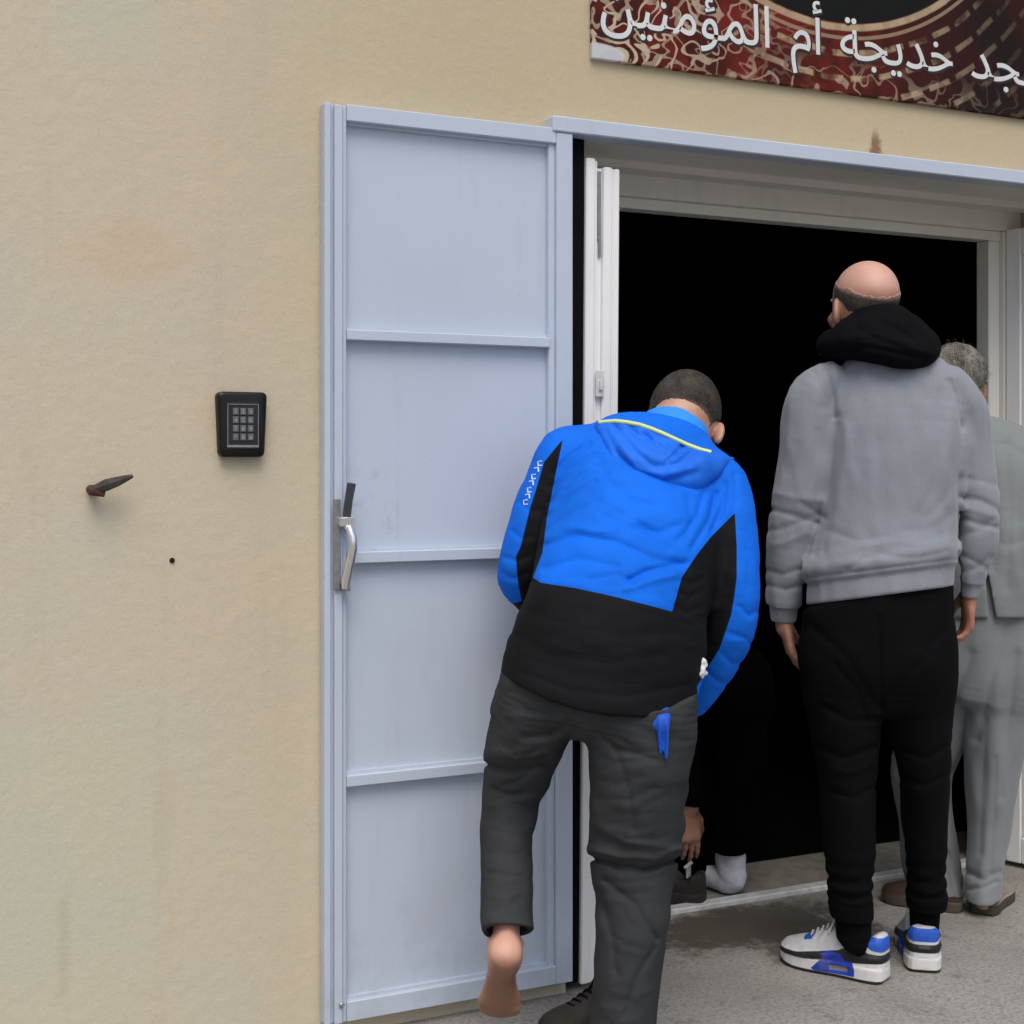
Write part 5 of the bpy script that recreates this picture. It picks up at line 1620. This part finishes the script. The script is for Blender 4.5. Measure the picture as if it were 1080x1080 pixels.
# ================================================================== man stooping in the dark doorway
D = Figure(765, 4.28)
d_t = Loft([D(775, 735, .05), D(765, 715, .08), D(735, 695, .15), D(700, 690, .22), D(680, 700, .26)], [.16, .17, .17, .17, .10], [.12, .13, .125, .11, .08], nrm((.1, .9, 0)), 5)
d_lr = Loft([D(778, 735, .0), D(782, 800, .0), D(775, 850, -.01), D(770, 890, -.02), D(769, 905, -.02)], [.085, .075, .062, .055, .050], [.095, .085, .07, .062, .058], xr, 5)
d_ll = Loft([D(765, 735, .14), D(748, 800, .14), D(734, 860, .08), D(727, 905, .03), D(726, 925, .03)], [.085, .075, .062, .055, .05], [.095, .085, .07, .062, .058], xr, 5)
d_ar = Loft([D(706, 705, .10), D(714, 750, .03), D(722, 800, -.04), D(727, 840, -.07), D(728, 852, -.075)], [.055, .052, .047, .040, .036], [.058, .054, .048, .040, .036], xr, 5)
d_al = Loft([D(700, 705, .34), D(700, 760, .32), D(706, 820, .28), D(712, 860, .24)], [.055, .050, .044, .034], [.058, .052, .046, .034], xr, 5)
d_head = Head(D(668, 735, .26), nrm((-.5, .1, -.85)), nrm((-.85, 0, .5)), .97)
d_neck = Loft([D(690, 705, .26), D(672, 725, .26)], [.062, .056], [.062, .056], (0, 1, 0), 4)
wr = D(725, 850, -.075)
d_hr = hand_parts(wr, D(728, 913, -.085) - wr, nrm((.75, .5, .1)), nrm((-.5, .8, 0)), .185, .30)
d_hl = hand_parts(D(712, 858, .24), (0, 0, -1), (0, 1, 0), (1, 0, 0), .18, .4)
fa = D(768, 912, .0)
def foot_like(P, a, f):
    f = nrm(f); r = np.cross(f, (0, 0, 1))
    return None
gx = ground_pt(D, 783, 946)
f1 = nrm((-.80, .60, 0))
sk = Loft([gx + f1 * .050 + (0, 0, .20), gx + f1 * .042 + (0, 0, .085), gx + f1 * .050 + (0, 0, .045), gx + f1 * .12 + (0, 0, .036), gx + f1 * .19 + (0, 0, .026), gx + f1 * .225 + (0, 0, .022)],
          [.042, .040, .037, .040, .044, .03], [.048, .048, .042, .032, .022, .016], np.cross(f1, (0, 0, 1)), 5)
def d_body(P):
    d = smin(d_t(P, -.03), np.minimum(d_ar(P, -.010), d_al(P, -.010)), .03)
    d = smin(d, np.minimum(d_lr(P, -.020), d_ll(P, -.020)), .02)
    d = smin(d, smin(d_neck(P), d_head(P), .03), .03)
    d = smin(d, np.minimum(d_hr(P), d_hl(P)), .012)
    d = np.maximum(d, np.where((P[:, 0] > D(752, 860, 0)[0]), D(770, 893, 0)[2] - P[:, 2], -1))
    d = smin(d, sk(P, -.009), .01)
    return d.astype(f32)
lo, hi = bounds(d_t, d_lr, d_ll, d_ar, d_al); lo[0] -= .12; lo[2] = .02
V, Q = mesh_field(d_body, lo, hi, .0048)
d_o = D.place(mesh_object('person', V, Q, skin_b))
tag(d_o, 'person in dark clothes and white sock stooping to a shoe just inside the doorway', 'person')
def d_cloth(P):
    w_ = (vnoise(P, 18, 71) - .5) * .012
    l1 = np.maximum(d_lr(P), D(775, 899, -.02)[2] - P[:, 2]); l2 = np.maximum(d_ll(P), D(727, 922, .03)[2] - P[:, 2])
    d = smin(d_t(P), np.minimum(l1, l2), .03)
    arm = np.maximum(np.minimum(d_ar(P), d_al(P)), D(725, 846, -.06)[2] - P[:, 2])
    return (smin(d, arm, .02) + w_).astype(f32)
V, Q = mesh_field(d_cloth, lo, hi, .006)
mesh_object('clothes', V, Q, cloth('navy_black_cloth', (.0015, .0016, .0024), 1.0, 500, .3, 18, .3, spec=.03), d_o)
sh_ = Loft([gx + f1 * .03 + (0, 0, .05), gx + f1 * .045 + (0, 0, .032)], [.030, .032], [.032, .03], np.cross(f1, (0, 0, 1)), 4)
V, Q = mesh_field(lambda P: smax(smin(sk(P), sh_(P), .02) + (vnoise(P, 45, 4) - .5) * .005, .004 - P[:, 2], .004).astype(f32), *bounds(sk), .004)
mesh_object('sock', V, Q, cloth('white_sock', (.56, .59, .66), .95, 420, .5, 40, .25, .06), d_o)
a = gw(738, 953); b_ = gw(706, 944)
zz = (0, 0, .0)
ds = loose_shoe('shoe', 'black shoe with a pale tongue on the door sill under the reaching hand', gw(744, 955), gw(706, 950), dark_shoe, M['gap_shade_lace'], L=.26)
ds.location.z = .003
tg = MB().box(-.016, .016, .048, .056, .072, .108, .003).box(-.030, .030, .046, .058, .104, .113, .003)
tg.build('tongue', simple('pale_lining', (.46, .45, .42), .8), ds, False, False)
